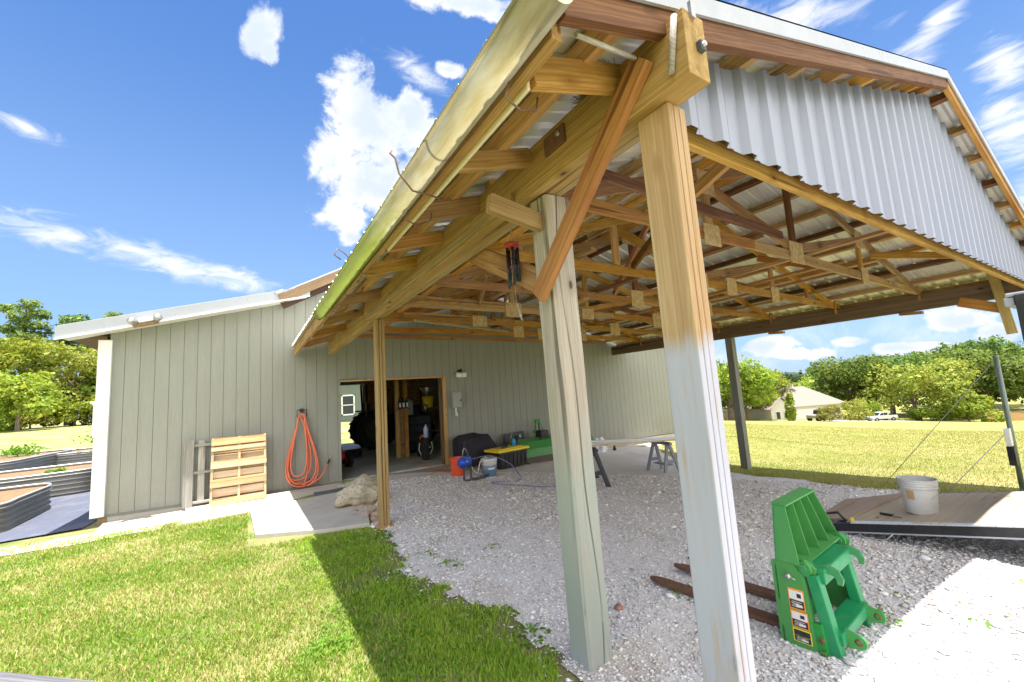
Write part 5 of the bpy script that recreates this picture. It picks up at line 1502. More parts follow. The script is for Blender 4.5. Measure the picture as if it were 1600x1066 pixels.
for s in (4.60, 6.24):
    for yy in (-1.9, -1.1):
        wv = WB(); wv.lathe([(.001, -.08), (.19, -.08), (.19, .08), (.001, .08)], (s, yy, G(s, yy) + .32), STEEL, 20, Euler((0, R(90), 0)).to_matrix()); wo = wv.build('wheel', None, tl)
        wv = WB(); wv.lathe([(.19, -.085), (.30, -.09), (.32, -.06), (.32, .06), (.30, .09), (.19, .085)], (s, yy, G(s, yy) + .32), BLACK, 24, Euler((0, R(90), 0)).to_matrix()); wv.build('tyre', None, wo)
b = WB(); b.bar((4.98, 1.58, RZ(1.58) + .040), (5.06, 1.69, RZ(1.69) + .040), .03, .02, BLACK, .004); b.bar((4.91, 1.49, RZ(1.49) + .038), (4.98, 1.58, RZ(1.58) + .038), .012, .010, STEEL)
info(b.build('hand_tool', None, None, (5.0, 1.4, RZ(1.4) + .03)), 'small dark hand tool lying on the plywood ramp', 'tool')

# slim post with guy wires at the edge of the field
GP = plain('post_green_grey', (.23, .29, .25), .45, .4)
gx_, gy_ = 9.9, 1.525
po = thing('utility_post', (gx_, gy_, G(gx_, gy_)), 'slim grey green metal post with a small box at the edge of the field', 'post')
b = WB(); b.tube([(gx_, gy_, G(gx_, gy_) - .1), (gx_, gy_, 1.52)], .032, GP, 12); b.lathe([(.001, .0), (.036, 0), (.036, .03), (.001, .035)], (gx_, gy_, 1.52), GP, 12); b.build('pipe', None, po)
b = WB(); b.box((gx_ - .10, gy_ + .02, .30), (.12, .06, .26), LAMPW, None, .006); b.build('upper_box', None, po)
b = WB(); b.box((gx_ - .09, gy_ + .02, .02), (.10, .08, .28), BLACK, None, .006); b.build('lower_box', None, po)
for (ex, ey), zt_ in (((8.45, 2.78), 1.50), ((8.45, 2.05), .42)):
    b = WB(); b.tube([(gx_, gy_, zt_), (ex, ey, G(ex, ey))], .005, plain('wire', (.25, .25, .24), .6), 5); b.build('guy_wire', None, po)

# weathered rail close to the camera
rl = thing('deck_railing', (-.9, 2.2, G(-.9, 2.2)), 'weathered dark wooden rail close to the camera at the lower left', 'railing')
d_ = Vector((.33, -.32, 0)).normalized(); n_ = Vector((-.70, -.72, 0))
p_ = Vector((-.61, 1.91, .78)) + n_ * .07
member('top_rail', p_ - d_ * 1.9, p_ + d_ * .55, .14, .038, W_DECK, rl)
for u in (-1.8, -.2):
    q = p_ + d_ * u; member('rail_post', (q.x, q.y, G(q.x, q.y) - .1), (q.x, q.y, .755), .085, .085, W_DECK, rl, (0, 1, 0))
member('lower_rail', p_ - d_ * 1.9 + Vector((0, 0, -.55)), p_ + d_ * .5 + Vector((0, 0, -.55)), .038, .09, W_DECK, rl)
# sticks and a bit of brick in the gravel
for i, (x, y, l_, a) in enumerate(((1.95, .95, .28, .2), (8.3, 1.75, .6, .5), (2.9, 2.2, .12, 1.0))):
    b = WB(); pts = [(x + l_ * (u - .5) * math.cos(a), y + l_ * (u - .5) * math.sin(a) + .01 * math.sin(u * 7), G(x, y) + .02 + .01 * math.sin(u * 5)) for u in np.linspace(0, 1, 6)]
    b.tube(pts, .008, W_DARK, 5); info(b.build('stick', None, None, (x, y, G(x, y))), 'short brown stick lying loose on the gravel', 'stick', 'sticks on the gravel')
rock('red_stone', 'small reddish stone lying in the gravel behind the cracked post', (1.93, 2.03, G(1.93, 2.03)), (.035, .025, .018), 3, .4, 2, plain('red_stone', (.40, .20, .15), .8, bump=.3), None, 'stone')
# ------------------------------------------------------------------ inside the barn
TYRE = plain('tyre_rubber', (.018, .018, .018), .8, bump=.3)
trc = thing('tractor', (3.80, 15.0, FLOOR), 'dark tractor parked inside the barn behind the doorway', 'tractor')
DKG = plain('tractor_dark', (.03, .06, .03), .5)
def wheel(parent, c, r, w_, rz, lugs=16, rim=plain('tractor_rim', (.07, .06, .02), .6)):
    rot = Euler((0, R(90), rz), 'XYZ').to_matrix() if True else None
    rot = Matrix.Rotation(rz, 3, 'Z') @ Matrix.Rotation(R(90), 3, 'Y')
    b = WB(); b.lathe([(.001, -w_ * .3), (r * .55, -w_ * .3), (r * .58, -w_ * .42), (r * .58, w_ * .42), (r * .55, w_ * .3), (.001, w_ * .3)], c, rim, 24, rot); wh = b.build('wheel', None, parent)
    b = WB(); b.lathe([(r * .57, -w_ * .44), (r * .8, -w_ * .5), (r * .97, -w_ * .42), (r, -w_ * .2), (r, w_ * .2), (r * .97, w_ * .42), (r * .8, w_ * .5), (r * .57, w_ * .44)], c, TYRE, 28, rot)
    for k in range(lugs):
        a = 2 * math.pi * k / lugs; M = Matrix.Translation(c) @ (rot.to_4x4()) @ Matrix.Rotation(a, 4, 'Z')
        for s in (-1, 1):
            b.box(M @ Vector((r * 1.01, 0, s * w_ * .22)), (.05, .04, w_ * .45), TYRE, (M.to_3x3() @ Matrix.Rotation(s * .5, 3, 'X')))
    b.build('tyre', None, wh)
# heads away to the right
for y, in ((14.5,), (15.7,)):
    wheel(trc, (3.05, y, FLOOR + .62), .62, .34, R(90)); wheel(trc, (4.75, y + (.1 if y < 15 else -.1), FLOOR + .40), .40, .24, R(90))
b = WB(); b.box((4.25, 15.1, .72), (1.5, .55, .55), DKG, None, .06); b.build('bonnet', None, trc)
b = WB(); b.box((3.3, 15.1, .55), (1.0, .60, .5), BLACK, None, .04); b.build('chassis', None, trc)
b = WB(); b.box((3.1, 15.1, .98), (.45, .45, .1), BLACK, None, .03); b.box((2.92, 15.1, 1.2), (.1, .45, .45), BLACK, None, .03); b.build('seat', None, trc)
for y in (14.7, 15.5):
    b = WB(); b.tube([(2.85, y, .7), (2.8, y, 2.05), (2.8, 15.1, 2.08)], .035, BLACK, 8); b.build('roll_bar', None, trc)
    b = WB(); b.box((3.05, y - .0, 1.12 + FLOOR + .15), (.9, .34, .05), DKG, None, .02); b.build('fender', None, trc)
b = WB(); b.tube([(3.75, 15.1, .95), (3.55, 15.1, 1.15)], .02, BLACK, 6); b.lathe([(.17, -.012), (.185, 0), (.17, .012)], (3.53, 15.1, 1.17), BLACK, 20, Euler((0, R(-40), 0)).to_matrix()); b.build('steering_wheel', None, trc)
trc.matrix_basis = Matrix.Translation((4.30, 15.0, FLOOR))
mw = thing('lawn_mower', (1.95, 11.9, FLOOR), 'red mower with a black wheel just inside the doorway', 'mower')
REDP = plain('red_paint', (.42, .015, .015), .35)
b = WB(); b.box((1.82, 11.8, .16), (.42, .7, .22), REDP, None, .05); b.box((1.88, 11.45, .30), (.16, .3, .06), REDP, Euler((.5, 0, 0)).to_matrix(), .02); b.build('deck', None, mw)
wheel(mw, (2.10, 11.45, FLOOR + .17), .17, .12, R(15), 10, REDP); wheel(mw, (2.04, 12.2, FLOOR + .17), .17, .12, R(15), 10, REDP)
b = WB(); b.tube([(1.80, 12.1, .25), (1.78, 12.5, .95), (1.72, 12.5, .98)], .02, BLACK, 6); b.box((1.8, 11.75, .42), (.26, .3, .3), BLACK, None, .04); b.build('engine', None, mw)
ld = thing('ladder', (1.92, 11.1, FLOOR), 'dark ladder standing inside the left side of the doorway', 'ladder')
for dx in (0, .12):
    b = WB(); b.bar((1.70 + dx, 10.9 + dx * 3, FLOOR), (1.78 + dx, 11.1 + dx * 3, 2.2), .03, .07, BLACK); b.build('rail', None, ld)
for k in range(7):
    z = FLOOR + .2 + k * .3
    b = WB(); b.bar((1.71 + k * .01, 10.92 + k * .03, z), (1.83 + k * .01, 11.28 + k * .03, z), .05, .03, BLACK); b.build('rung', None, ld)
b = WB(); b.lathe([(.14, -.09), (.27, -.1), (.30, -.05), (.30, .05), (.27, .1), (.14, .09)], (2.52, 13.3, FLOOR + .10), TYRE, 24); info(b.build('spare_tyre', None, None, (2.52, 13.3, FLOOR)), 'loose black tyre lying flat on the barn floor', 'tyre')
bk = thing('backpack', (4.12, 11.5, FLOOR), 'black backpack with white piping and neon green panels on the barn floor', 'backpack')
NEON = plain('neon_green', (.42, .80, .05), .5)
b = WB(); b.box((4.12, 11.5, .08), (.40, .24, .44), BLACK, None, .07); b.build('pack_body', None, bk)
b = WB()
for k in range(4): b.box((4.12 - .075 + .13 * (k % 2), 11.37, .02 + .17 * (k // 2)), (.09, .03, .10), NEON, None, .012)
b.build('neon_panel', None, bk)
b = WB(); b.tube([(3.95, 11.38, .24), (3.92, 11.37, .05), (3.98, 11.36, -.09), (4.24, 11.36, -.09), (4.32, 11.37, .05), (4.29, 11.38, .24)], .016, LAMPW, 6); b.box((4.12, 11.365, .10), (.26, .02, .03), LAMPW); b.build('piping', None, bk)
b = WB(); b.blob((4.12, 11.5, .36), (.12, .1, .09), plain('faded_orange', (.7, .22, .08), .6), 2, .2, 2, 2); b.build('top_flap', None, bk)
cb_ = thing('tool_cabinet', (4.25, 12.6, FLOOR), 'dark tool cabinet inside the right of the doorway', 'cabinet')
b = WB(); b.box((4.25, 12.7, .42), (.95, .5, 1.1), BLACK, None, .01); b.build('carcass', None, cb_)
for k in range(4):
    b = WB(); b.box((4.25, 12.44, .05 + k * .25), (.86, .02, .22), DGREY, None, .006); b.build('drawer', None, cb_)
cm = thing('bench_grinder', (4.30, 12.6, .97), 'dark bench machine standing on the tool cabinet', 'machine')
b = WB(); b.lathe([(.001, -.2), (.1, -.18), (.12, .1), (.08, .2), (.001, .2)], (4.28, 12.6, 1.16), BLACK, 14, Euler((0, R(90), .3)).to_matrix()); b.box((4.28, 12.6, 1.02), (.2, .2, .1), BLACK); b.build('motor', None, cm)
b = WB(); b.lathe([(.001, -.03), (.12, -.03), (.12, .03), (.001, .03)], (4.52, 12.52, 1.16), STEEL, 16, Euler((0, R(90), .3)).to_matrix()); b.build('grinding_wheel', None, cm)
b = WB(); b.box((4.05, 12.5, 1.2), (.2, .16, .42), WBK, None, .02); b.lathe([(.03, 0), (.03, .05), (.001, .05)], (4.05, 12.5, 1.41), WBK, 10); info(b.build('jug', None, None, (4.05, 12.5, 1.0)), 'white plastic jug on the cabinet against the wood studs', 'jug')
yb = thing('yellow_pail', (4.75, 12.9, 1.2), 'yellow pail under a silver funnel at the right of the doorway', 'pail')
b = WB(); b.lathe([(.001, 1.15), (.15, 1.15), (.18, 1.5), (.17, 1.5), (.001, 1.46)], (4.72, 12.7, 0), YEL, 20); b.build('pail_body', None, yb)
b = WB(); b.lathe([(.05, 1.5), (.06, 1.55), (.24, 1.78), (.235, 1.79), (.05, 1.57)], (4.72, 12.7, 0), STEEL, 24); b.build('funnel', None, yb)
sh = thing('storage_shelf', (4.9, 12.9, FLOOR), 'tall dark wooden shelf at the right inside the doorway', 'shelf')
for xx in (4.45, 5.3): member('upright', (xx, 13.1, FLOOR), (xx, 13.1, 2.3), .06, .06, studs, sh, (0, 1, 0))
for zz in (.4, 1.12, 1.9): member('shelf_board', (4.42, 13.0, zz), (5.35, 13.0, zz), .4, .03, studs, sh)
cn = thing('bottle_rack', (3.64, 11.66, 1.25), 'dark bottles with pale labels on a ledge of the inner post', 'bottle rack')
b = WB(); b.box((3.6, 11.64, 1.19), (.36, .14, .03), studs); b.build('ledge', None, cn)
for k in range(3):
    b = WB(); b.lathe([(.001, 0), (.045, 0), (.045, .2), (.02, .25), (.02, .3), (.001, .3)], (3.5 + k * .1, 11.63, 1.21), BLACK, 12); bt = b.build('bottle', None, cn)
    b = WB(); b.box((3.5 + k * .1, 11.58, 1.31), (.05, .01, .12), LAMPW); b.build('label_patch', None, bt)
tc = thing('plastic_jug', (4.55, 11.4, FLOOR), 'blue and white jug leaning by the right door jamb', 'jug')
b = WB(); b.lathe([(.001, 0), (.06, 0), (.065, .22), (.02, .3), (.02, .33), (.001, .33)], (3.86, 10.6, .45), plain('pale_blue', (.45, .55, .75), .4), 12); b.build('jug_body', None, tc)
b = WB(); b.box((3.86, 10.7, .16), (.16, .2, .58), BLACK, None, .01); b.build('stand', None, tc)

# ------------------------------------------------------------------ beyond the rear door
HGR = plain('house_green', (.13, .16, .14), .7)
hs = thing('farmhouse', (7.0, 36, G(7, 36)), 'dark green house with a white framed window seen through the barn', 'house')
b = WB(); b.box((8.0, 37.5, 1.3), (9, 5, 4.0), HGR); b.build('wall', None, hs)
b = WB(); b.prism([(3.1, 34.4, 3.3), (12.9, 34.4, 3.3), (12.9, 37.5, 5.2), (3.1, 37.5, 5.2)], (0, 0, .12), plain('grey_shingle', (.5, .5, .5), .8)); b.prism([(3.1, 40.6, 3.3), (12.9, 40.6, 3.3), (12.9, 37.5, 5.2), (3.1, 37.5, 5.2)], (0, 0, .12), plain('grey_shingle', (.5, .5, .5), .8)); b.build('roof', None, hs)
def window(parent, cx, y, cz, w_, h_, fr=WHITE, dy=-1):
    b = WB(); t_ = .10
    for (x0, x1, z0, z1) in ((-w_ / 2, w_ / 2, -h_ / 2, -h_ / 2 + t_), (-w_ / 2, w_ / 2, h_ / 2 - t_, h_ / 2), (-w_ / 2, -w_ / 2 + t_, -h_ / 2, h_ / 2), (w_ / 2 - t_, w_ / 2, -h_ / 2, h_ / 2), (-w_ / 2, w_ / 2, -.03, .03)):
        b.box((cx + (x0 + x1) / 2, y + dy * .03, cz + (z0 + z1) / 2), (x1 - x0, .06, z1 - z0), fr)
    f = b.build('window', None, parent)
    b = WB(); b.box((cx, y + dy * .01, cz), (w_ - .05, .02, h_ - .05), plain('dark_pane', (.05, .06, .07), .1)); b.build('pane', None, f)
window(hs, 6.45, 35.0, 1.25, 1.0, 1.6); window(hs, 9.5, 35.0, 1.25, 1.0, 1.6)

# ------------------------------------------------------------------ raised garden beds on the left
CORR = plain('corrugated_bed', (.24, .235, .215), .45, .2, var=.12, dirt=(.20, .17, .13))
BEDTRIM = plain('bed_trim', (.66, .66, .64), .4, .4)
SOIL = plain('soil_mulch', (.20, .125, .065), .95, var=.5, scale=22, bump=.8, dirt=(.30, .21, .115))
def bed(x, y, sx_, sy_, h, rz, label, wav=.0):
    z = G(x, y); r = thing('raised_bed', (x, y, z), label, 'raised bed', 'corrugated raised garden beds', rz)
    n = 72; out = []
    for k in range(n):
        a = 2 * math.pi * k / n; c, s = math.cos(a), math.sin(a)
        e = .28
        px = sx_ / 2 * math.copysign(abs(c) ** e, c); py = sy_ / 2 * math.copysign(abs(s) ** e, s)
        px *= 1 + wav * math.sin(py * 2 * math.pi / 2.4); out.append((px, py))
    rows = []; nz = 48; rib = 6
    for i in range(nz + 1):
        u = i / nz; d = .030 * max(-.25, math.sin(u * rib * 2 * math.pi))
        rows.append((u * h, d))
    b = MB(); rings = []
    for zz, d in rows:
        ring = []
        for (px, py) in out:
            l = math.hypot(px, py); ring.append(b.bm.verts.new((px + px / l * d, py + py / l * d, zz - .08)))
        rings.append(ring)
    for a, c in zip(rings, rings[1:]):
        for k in range(n):
            f = b.bm.faces.new((a[k], a[(k + 1) % n], c[(k + 1) % n], c[k])); f.smooth = True
    b.mi(CORR); b.build('bed_wall', None, r)
    b = MB(); b.tube([(px, py, h - .08) for px, py in out], .018, BEDTRIM, 6, closed=True); b.build('rim', None, r)
    b = MB(); b.tube([(px * 1.006, py * 1.006, h - .08) for px, py in out], .001, SOIL, 3, closed=True)
    vs_ = [b.bm.verts.new((px * .985, py * .985, h - .13)) for px, py in out]; f = b.bm.faces.new(vs_); f.material_index = b.mi(SOIL); b.build('soil', None, r)
    return r
bed(-4.55, 11.6, 2.2, 2.7, .56, R(4), 'nearest corrugated raised bed with bare soil at the left edge', .04)
bed(-4.75, 15.1, 2.9, 2.3, .62, R(8), 'corrugated raised bed behind the nearest one, beside the corner board', .03)
bed(-7.6, 21.0, 3.4, 4.6, .62, R(-6), 'farthest left corrugated raised bed with low green plants', .03)
bed(-5.1, 22.6, 3.0, 2.4, .55, R(0), 'corrugated raised bed partly hidden behind the corner board', .03)
# low plants in the beds
def leafclump(name, c, r, h, n, mat, sz, seed=0):
    rs_ = np.random.default_rng(seed + 50)
    P = rs_.normal(0, .45, (n, 3)) * np.array([r, r, h * .5]) + np.array([0, 0, h * .55])
    nr = rs_.normal(0, 1, (n, 3)); nr[:, 2] = abs(nr[:, 2]) + .3; nr /= np.linalg.norm(nr, axis=1)[:, None]
    u_ = np.cross(nr, rs_.normal(0, 1, (n, 3))); u_ /= np.linalg.norm(u_, axis=1)[:, None]; v_ = np.cross(nr, u_)
    s_ = sz * rs_.uniform(.6, 1.4, n)[:, None]
    V = np.stack([P - u_ * s_, P + v_ * s_ * .5, P + u_ * s_, P - v_ * s_ * .5], 1).reshape(-1, 3)
    V[:, 2] = np.maximum(V[:, 2], 0)
    me = np_mesh(name, V, np.arange(n * 4).reshape(-1, 4), mat)
    o = bpy.data.objects.new(name, me); register(o, Matrix.Translation(c), None); return o
for i, (x, y, zz, r_, h_, lab) in enumerate(((-7.0, 22.2, .42, .55, .42, 'leafy green plant at the far end of the farthest left bed'), (-8.3, 20.6, .42, .5, .35, 'low green plant at the near end of the farthest left bed'), (-4.55, 21.6, .4, .7, .9, 'bushy green plant in the bed beside the corner board'), (-3.95, 14.4, .47, .22, .14, 'small seedling in the bed behind the nearest one'), (-4.2, 11.0, .40, .2, .14, 'small seedling in the nearest raised bed'))):
    o = leafclump('garden_plant', (x, y, G(x, y) + zz), r_, h_, 320 if r_ > .4 else 160, LEAFM, .06, i); info(o, lab, 'plant', 'plants in the raised beds')
tb = thing('planter_tub', (-4.75, 12.55, G(-4.7, 12.5) + .4), 'black plastic tub standing in the nearest raised bed', 'tub')
b = WB(); zz = G(-4.75, 12.5) + .43; b.lathe([(.001, 0), (.20, 0), (.27, .34), (.29, .34), (.29, .37), (.26, .37), (.19, .03), (.001, .03)], (-4.72, 12.6, zz), BLACK, 24); b.build('tub_body', None, tb)
b = WB(); b.lathe([(.001, 0), (.255, 0)], (-4.72, 12.6, zz + .31), SOIL, 20); b.build('potting_soil', None, tb)
pp = thing('porch_post', (-7.85, 36, G(-7.85, 36)), 'white porch post with a capital beyond the garden beds', 'post')
px_ = -8.15
b = WB(); b.box((px_, 36, .95), (.34, .34, 3.0), WHITE, None, .02); b.build('shaft', None, pp)
b = WB(); b.box((px_ + .25, 36, 2.50), (1.1, .5, .12), WHITE); b.box((px_ + .1, 36, 2.38), (.6, .44, .12), WHITE); b.build('capital', None, pp)
# ------------------------------------------------------------------ trees
def leafmat(name, a, b_, c_):
    m, t, p = newmat(name)
    r = t.island(); o = t.objrand(); n = t.noise(t.coord(), .45, 4, .6)
    k = t.math('ADD', t.math('MULTIPLY', r, .6), t.math('MULTIPLY', t.mapr(n, .3, .7), .4))
    col = t.ramp(k, [(0, a), (.55, b_), (1, c_)])
    col = t.hsv(col, t.mapr(o, 0, 1, .48, .515), 1.0, t.mapr(t.math('FRACT', t.math('MULTIPLY', o, 5.7)), 0, 1, .8, 1.2))
    fin(t, p, col, .65, 0, None, .2)
    tr = t.n.new('ShaderNodeBsdfTranslucent'); t.set(tr.inputs[0], t.hsv(col, .49, 1.1, 1.3))
    mx = t.n.new('ShaderNodeMixShader'); mx.inputs[0].default_value = .35
    t.l.new(p.outputs[0], mx.inputs[1]); t.l.new(tr.outputs[0], mx.inputs[2]); t.l.new(mx.outputs[0], t.n['Material Output'].inputs[0])
    return m
L_OAK = leafmat('oak_leaves', (0.107, 0.178, 0.024), (0.247, 0.339, 0.049), (0.530, 0.544, 0.086))
L_DARK = leafmat('dark_leaves', (0.058, 0.112, 0.023), (0.129, 0.211, 0.041), (0.289, 0.347, 0.067))
L_LIGHT = leafmat('light_leaves', (0.128, 0.201, 0.032), (0.274, 0.328, 0.063), (0.474, 0.474, 0.109))
L_LIME = leafmat('lime_leaves', (0.134, 0.240, 0.030), (0.284, 0.390, 0.053), (0.496, 0.540, 0.106))
L_YEL = leafmat('yellow_leaves', (0.159, 0.185, 0.039), (0.317, 0.305, 0.066), (0.476, 0.397, 0.106))
L_PINE = leafmat('pine_needles', (0.066, 0.128, 0.034), (0.150, 0.230, 0.065), (0.333, 0.384, 0.104))
BARK = plain('bark', (.17, .13, .10), .95, var=.35, scale=6, bump=.6, dirt=(.30, .27, .22))
def crown_mesh(name, lobes, n, sz, mat, seed, flat=.0):
    rs_ = np.random.default_rng(seed)
    w = np.array([l[3] * l[4] * l[5] for l in lobes]) ** .7; w /= w.sum()
    P = []; N = []
    for l, k in zip(lobes, (w * n).astype(int)):
        d = rs_.normal(0, 1, (k, 3)); d /= np.linalg.norm(d, axis=1)[:, None]
        rr = rs_.uniform(.30, 1.0, k) ** .45
        # clumps: keep only where a pseudo noise is high, so that sky shows through
        q = np.sin(d[:, 0] * 7 + seed) + np.sin(d[:, 1] * 8 + l[0] * 3) + np.sin(d[:, 2] * 7.5 + l[2] * 2)
        keep = q + rs_.normal(0, .7, k) > -.45
        rr = rr * (1 + .10 * np.sin(d[:, 0] * 9 + l[1]) + .08 * np.sin(d[:, 2] * 11 + l[0]))
        p = d * rr[:, None] * np.array(l[3:6]) + np.array(l[:3])
        P.append(p[keep]); N.append(d[keep])
    P = np.concatenate(P); N = np.concatenate(N); n = len(P)
    nr = N * .6 + rs_.normal(0, .6, (n, 3)) + np.array([0, 0, .45]); nr /= np.linalg.norm(nr, axis=1)[:, None]
    u_ = np.cross(nr, rs_.normal(0, 1, (n, 3))); u_ /= np.linalg.norm(u_, axis=1)[:, None]; v_ = np.cross(nr, u_)
    s_ = sz * .82 * rs_.lognormal(0, .42, n)[:, None]
    # a ragged five-point spray per clump
    pts5 = [(1.0, 0), (.25, .45), (-.55, .75), (-.8, -.25), (.1, -.8)]
    V = np.stack([P + (u_ * a * rs_.uniform(.7, 1.3, (n, 1)) + v_ * c * rs_.uniform(.7, 1.3, (n, 1))) * s_ for a, c in pts5], 1).reshape(-1, 3)
    return np_mesh(name, V, np.arange(n * 5).reshape(-1, 5), mat)
def trunk_mesh(name, h, r, limbs, seed, lean=0.0):
    rr = random.Random(seed); b = MB()
    top = Vector((lean, 0, h)); base = Vector((0, 0, -.4))
    pts = [base + (top - base) * u + Vector((math.sin(u * 4 + seed) * r * .5, math.cos(u * 3 + seed) * r * .4, 0)) for u in np.linspace(0, 1, 7)]
    b.tube(pts, [r * (1.25 - .8 * u) for u in np.linspace(0, 1, 7)], BARK, 8)
    for k in range(limbs):
        u = rr.uniform(.4, .95); p = base + (top - base) * u; a = rr.uniform(0, 6.28); L = h * rr.uniform(.35, .7)
        e = p + Vector((math.cos(a) * L * .8, math.sin(a) * L * .8, L * rr.uniform(.35, .7)))
        b.tube([p, (p + e) / 2 + Vector((0, 0, L * .08)), e], [r * .45, r * .3, r * .12], BARK, 6)
    me = bpy.data.meshes.new(name); b.bm.to_mesh(me); b.bm.free(); me.materials.append(BARK); return me
def lob(h, w, n, seed, z0=.3, spread=.55):
    rr = random.Random(seed); L = [(0, 0, h * .64, w * .38, w * .38, h * .26)]
    for k in range(n):
        a = 6.28 * k / n + rr.uniform(-.3, .3); z = h * rr.uniform(z0 + .1, .85); q = w / 2 * spread * rr.uniform(.7, 1.25) * (1.1 - .5 * (z / h - .4))
        s = w * rr.uniform(.15, .25); L.append((math.cos(a) * q, math.sin(a) * q, z, s, s, s * rr.uniform(.6, .85)))
    return L
KIND = {
 'oak': (lambda: crown_mesh('crown', lob(10, 13, 17, 1, .3, .68), 18900, 0.211, L_OAK, 1), lambda: trunk_mesh('trunk', 5.5, .42, 6, 1)),
 'dark': (lambda: crown_mesh('crown', lob(12, 13, 18, 2, .2, .68), 19950, 0.223, L_DARK, 2), lambda: trunk_mesh('trunk', 6, .40, 5, 2)),
 'light': (lambda: crown_mesh('crown', lob(9, 14, 13, 3, .28, .62), 18900, 0.186, L_LIGHT, 3), lambda: trunk_mesh('trunk', 5, .35, 7, 3, .8)),
 'lime': (lambda: crown_mesh('crown', lob(4, 7, 9, 4, .05), 8820, 0.161, L_LIME, 4), lambda: trunk_mesh('trunk', 1.6, .14, 4, 4)),
 'yellow': (lambda: crown_mesh('crown', lob(4, 5.5, 8, 5, .15), 5460, 0.136, L_YEL, 5), lambda: trunk_mesh('trunk', 2.0, .10, 5, 5)),
 'column': (lambda: crown_mesh('crown', [(0, 0, 2.2, .75, .75, 2.2), (.1, 0, 3.6, .5, .5, 1.0), (0, .1, 1.0, .8, .8, 1.0)], 2600, .17, L_LIME, 6), lambda: trunk_mesh('trunk', 2.0, .10, 2, 6)),
 'pine': (lambda: crown_mesh('crown', [(math.cos(k * 2.4) * (1.1 + .25 * (k % 3)), math.sin(k * 2.4) * (1.1 + .25 * (k % 3)), 10.5 + k * .62, 1.9 - .05 * k, 1.9 - .05 * k, .75) for k in range(13)], 11000, .17, L_PINE, 7), lambda: trunk_mesh('trunk', 17.5, .28, 0, 7)),
 'broad': (lambda: crown_mesh('crown', lob(16, 11, 20, 8, .08, .72), 19950, 0.211, L_OAK, 8), lambda: trunk_mesh('trunk', 9, .34, 6, 8)),
 'gold': (lambda: crown_mesh('crown', lob(13.5, 10, 19, 9, .04, .72), 18900, 0.198, L_LIGHT, 9), lambda: trunk_mesh('trunk', 8, .3, 6, 9)),
 'magnolia': (lambda: crown_mesh('crown', lob(7.2, 7, 13, 10, .15, .6), 10920, 0.161, L_LIME, 10), lambda: trunk_mesh('trunk', 3.4, .18, 5, 10)),
}
PROTO = {}
def tree(kind, name, x, y, label, s=1.0, rz=None, cat='tree', group=None, sxy=None, dz=0):
    rz = random.uniform(0, 6.28) if rz is None else rz
    sxy = s if sxy is None else sxy
    M = Matrix.Translation((x, y, G(x, y) + dz)) @ Matrix.Rotation(rz, 4, 'Z') @ Matrix.Diagonal((sxy, sxy, s, 1))
    if kind not in PROTO: PROTO[kind] = (KIND[kind][0](), KIND[kind][1]())
    o = bpy.data.objects.new(name, None); o.empty_display_size = .2; register(o, M, None); info(o, label, cat, group)
    for nm, me in (('crown', PROTO[kind][0]), ('trunk', PROTO[kind][1])):
        ch = bpy.data.objects.new(nm, me); register(ch, M, o)
    return o
GR = 'trees beyond the field'
tree('oak', 'oak_tree', 70.0, 42.0, 'broad oak nearest the grey green post, left of the house beyond the field', 1.02, 1.0, group=GR)
tree('oak', 'oak_tree', 81.0, 44.0, 'rounded oak hanging over the left wing of the far house', .92, 2.2, group=GR)
tree('dark', 'oak_tree', 76.0, 52.0, 'darker oak behind the one nearest the grey green post', .95, 3.0, group=GR)
tree('column', 'cypress_shrub', 74.6, 34.6, 'narrow upright shrub against the wall of the far house', 1.0, 0, 'shrub')
tree('yellow', 'small_tree', 78.5, 30.9, 'small loose pale tree in front of the far house', .68, 0)
tree('dark', 'oak_tree', 104.4, 36.5, 'tall full dark green tree right of the far house roof', 1.08, .5, group=GR)
tree('dark', 'oak_tree', 119.0, 34.5, 'dark green tree behind the pale spreading tree', 1.12, 2.5, group=GR)
tree('oak', 'oak_tree', 112.0, 42.0, 'mid green tree peeping over the far house at its right end', 1.12, 1.5, group=GR)
tree('light', 'spreading_tree', 103.5, 26.9, 'pale olive spreading tree with a bare forked trunk behind the white pickup', 1.12, .3)
tree('dark', 'oak_tree', 127.0, 26.6, 'dark dense tree right of the pale spreading tree', 1.16, 4.0, group=GR)
tree('dark', 'oak_tree', 121.0, 20.4, 'dark dense tree behind the slim metal post', 1.10, 5.0, group=GR)
tree('oak', 'oak_tree', 134.0, 17.2, 'rightmost green tree behind the slim metal post', 1.2, 1.0, group=GR)
tree('dark', 'oak_tree', 148.0, 27.6, 'tallest dark tree at the back between the pale tree and the metal post', 1.35, 2.0, group=GR)
tree('dark', 'oak_tree', 133.0, 8.5, 'dark tree at the right edge behind the trailer', 1.2, 2.7, group=GR)
tree('lime', 'bush', 102.9, 20.2, 'bright green rounded bush left of the wooden fence', 1.0, .4, 'bush')
tree('yellow', 'bush', 87.5, 30.2, 'tall feathery yellow bush right of the far house', .92, 1.4, 'bush', sxy=.8)
tree('lime', 'bush', 94.5, 31.2, 'yellow green bush just behind the white pickup', .85, 2.4, 'bush', sxy=.6)
tree('lime', 'bush', 101.0, 25.6, 'low green bush at the foot of the pale spreading tree', .62, .9, 'bush', sxy=.8)
tree('lime', 'bush', 112.5, 23.5, 'low green bush behind the bright rounded bush', .8, 2.9, 'bush', sxy=1.0)
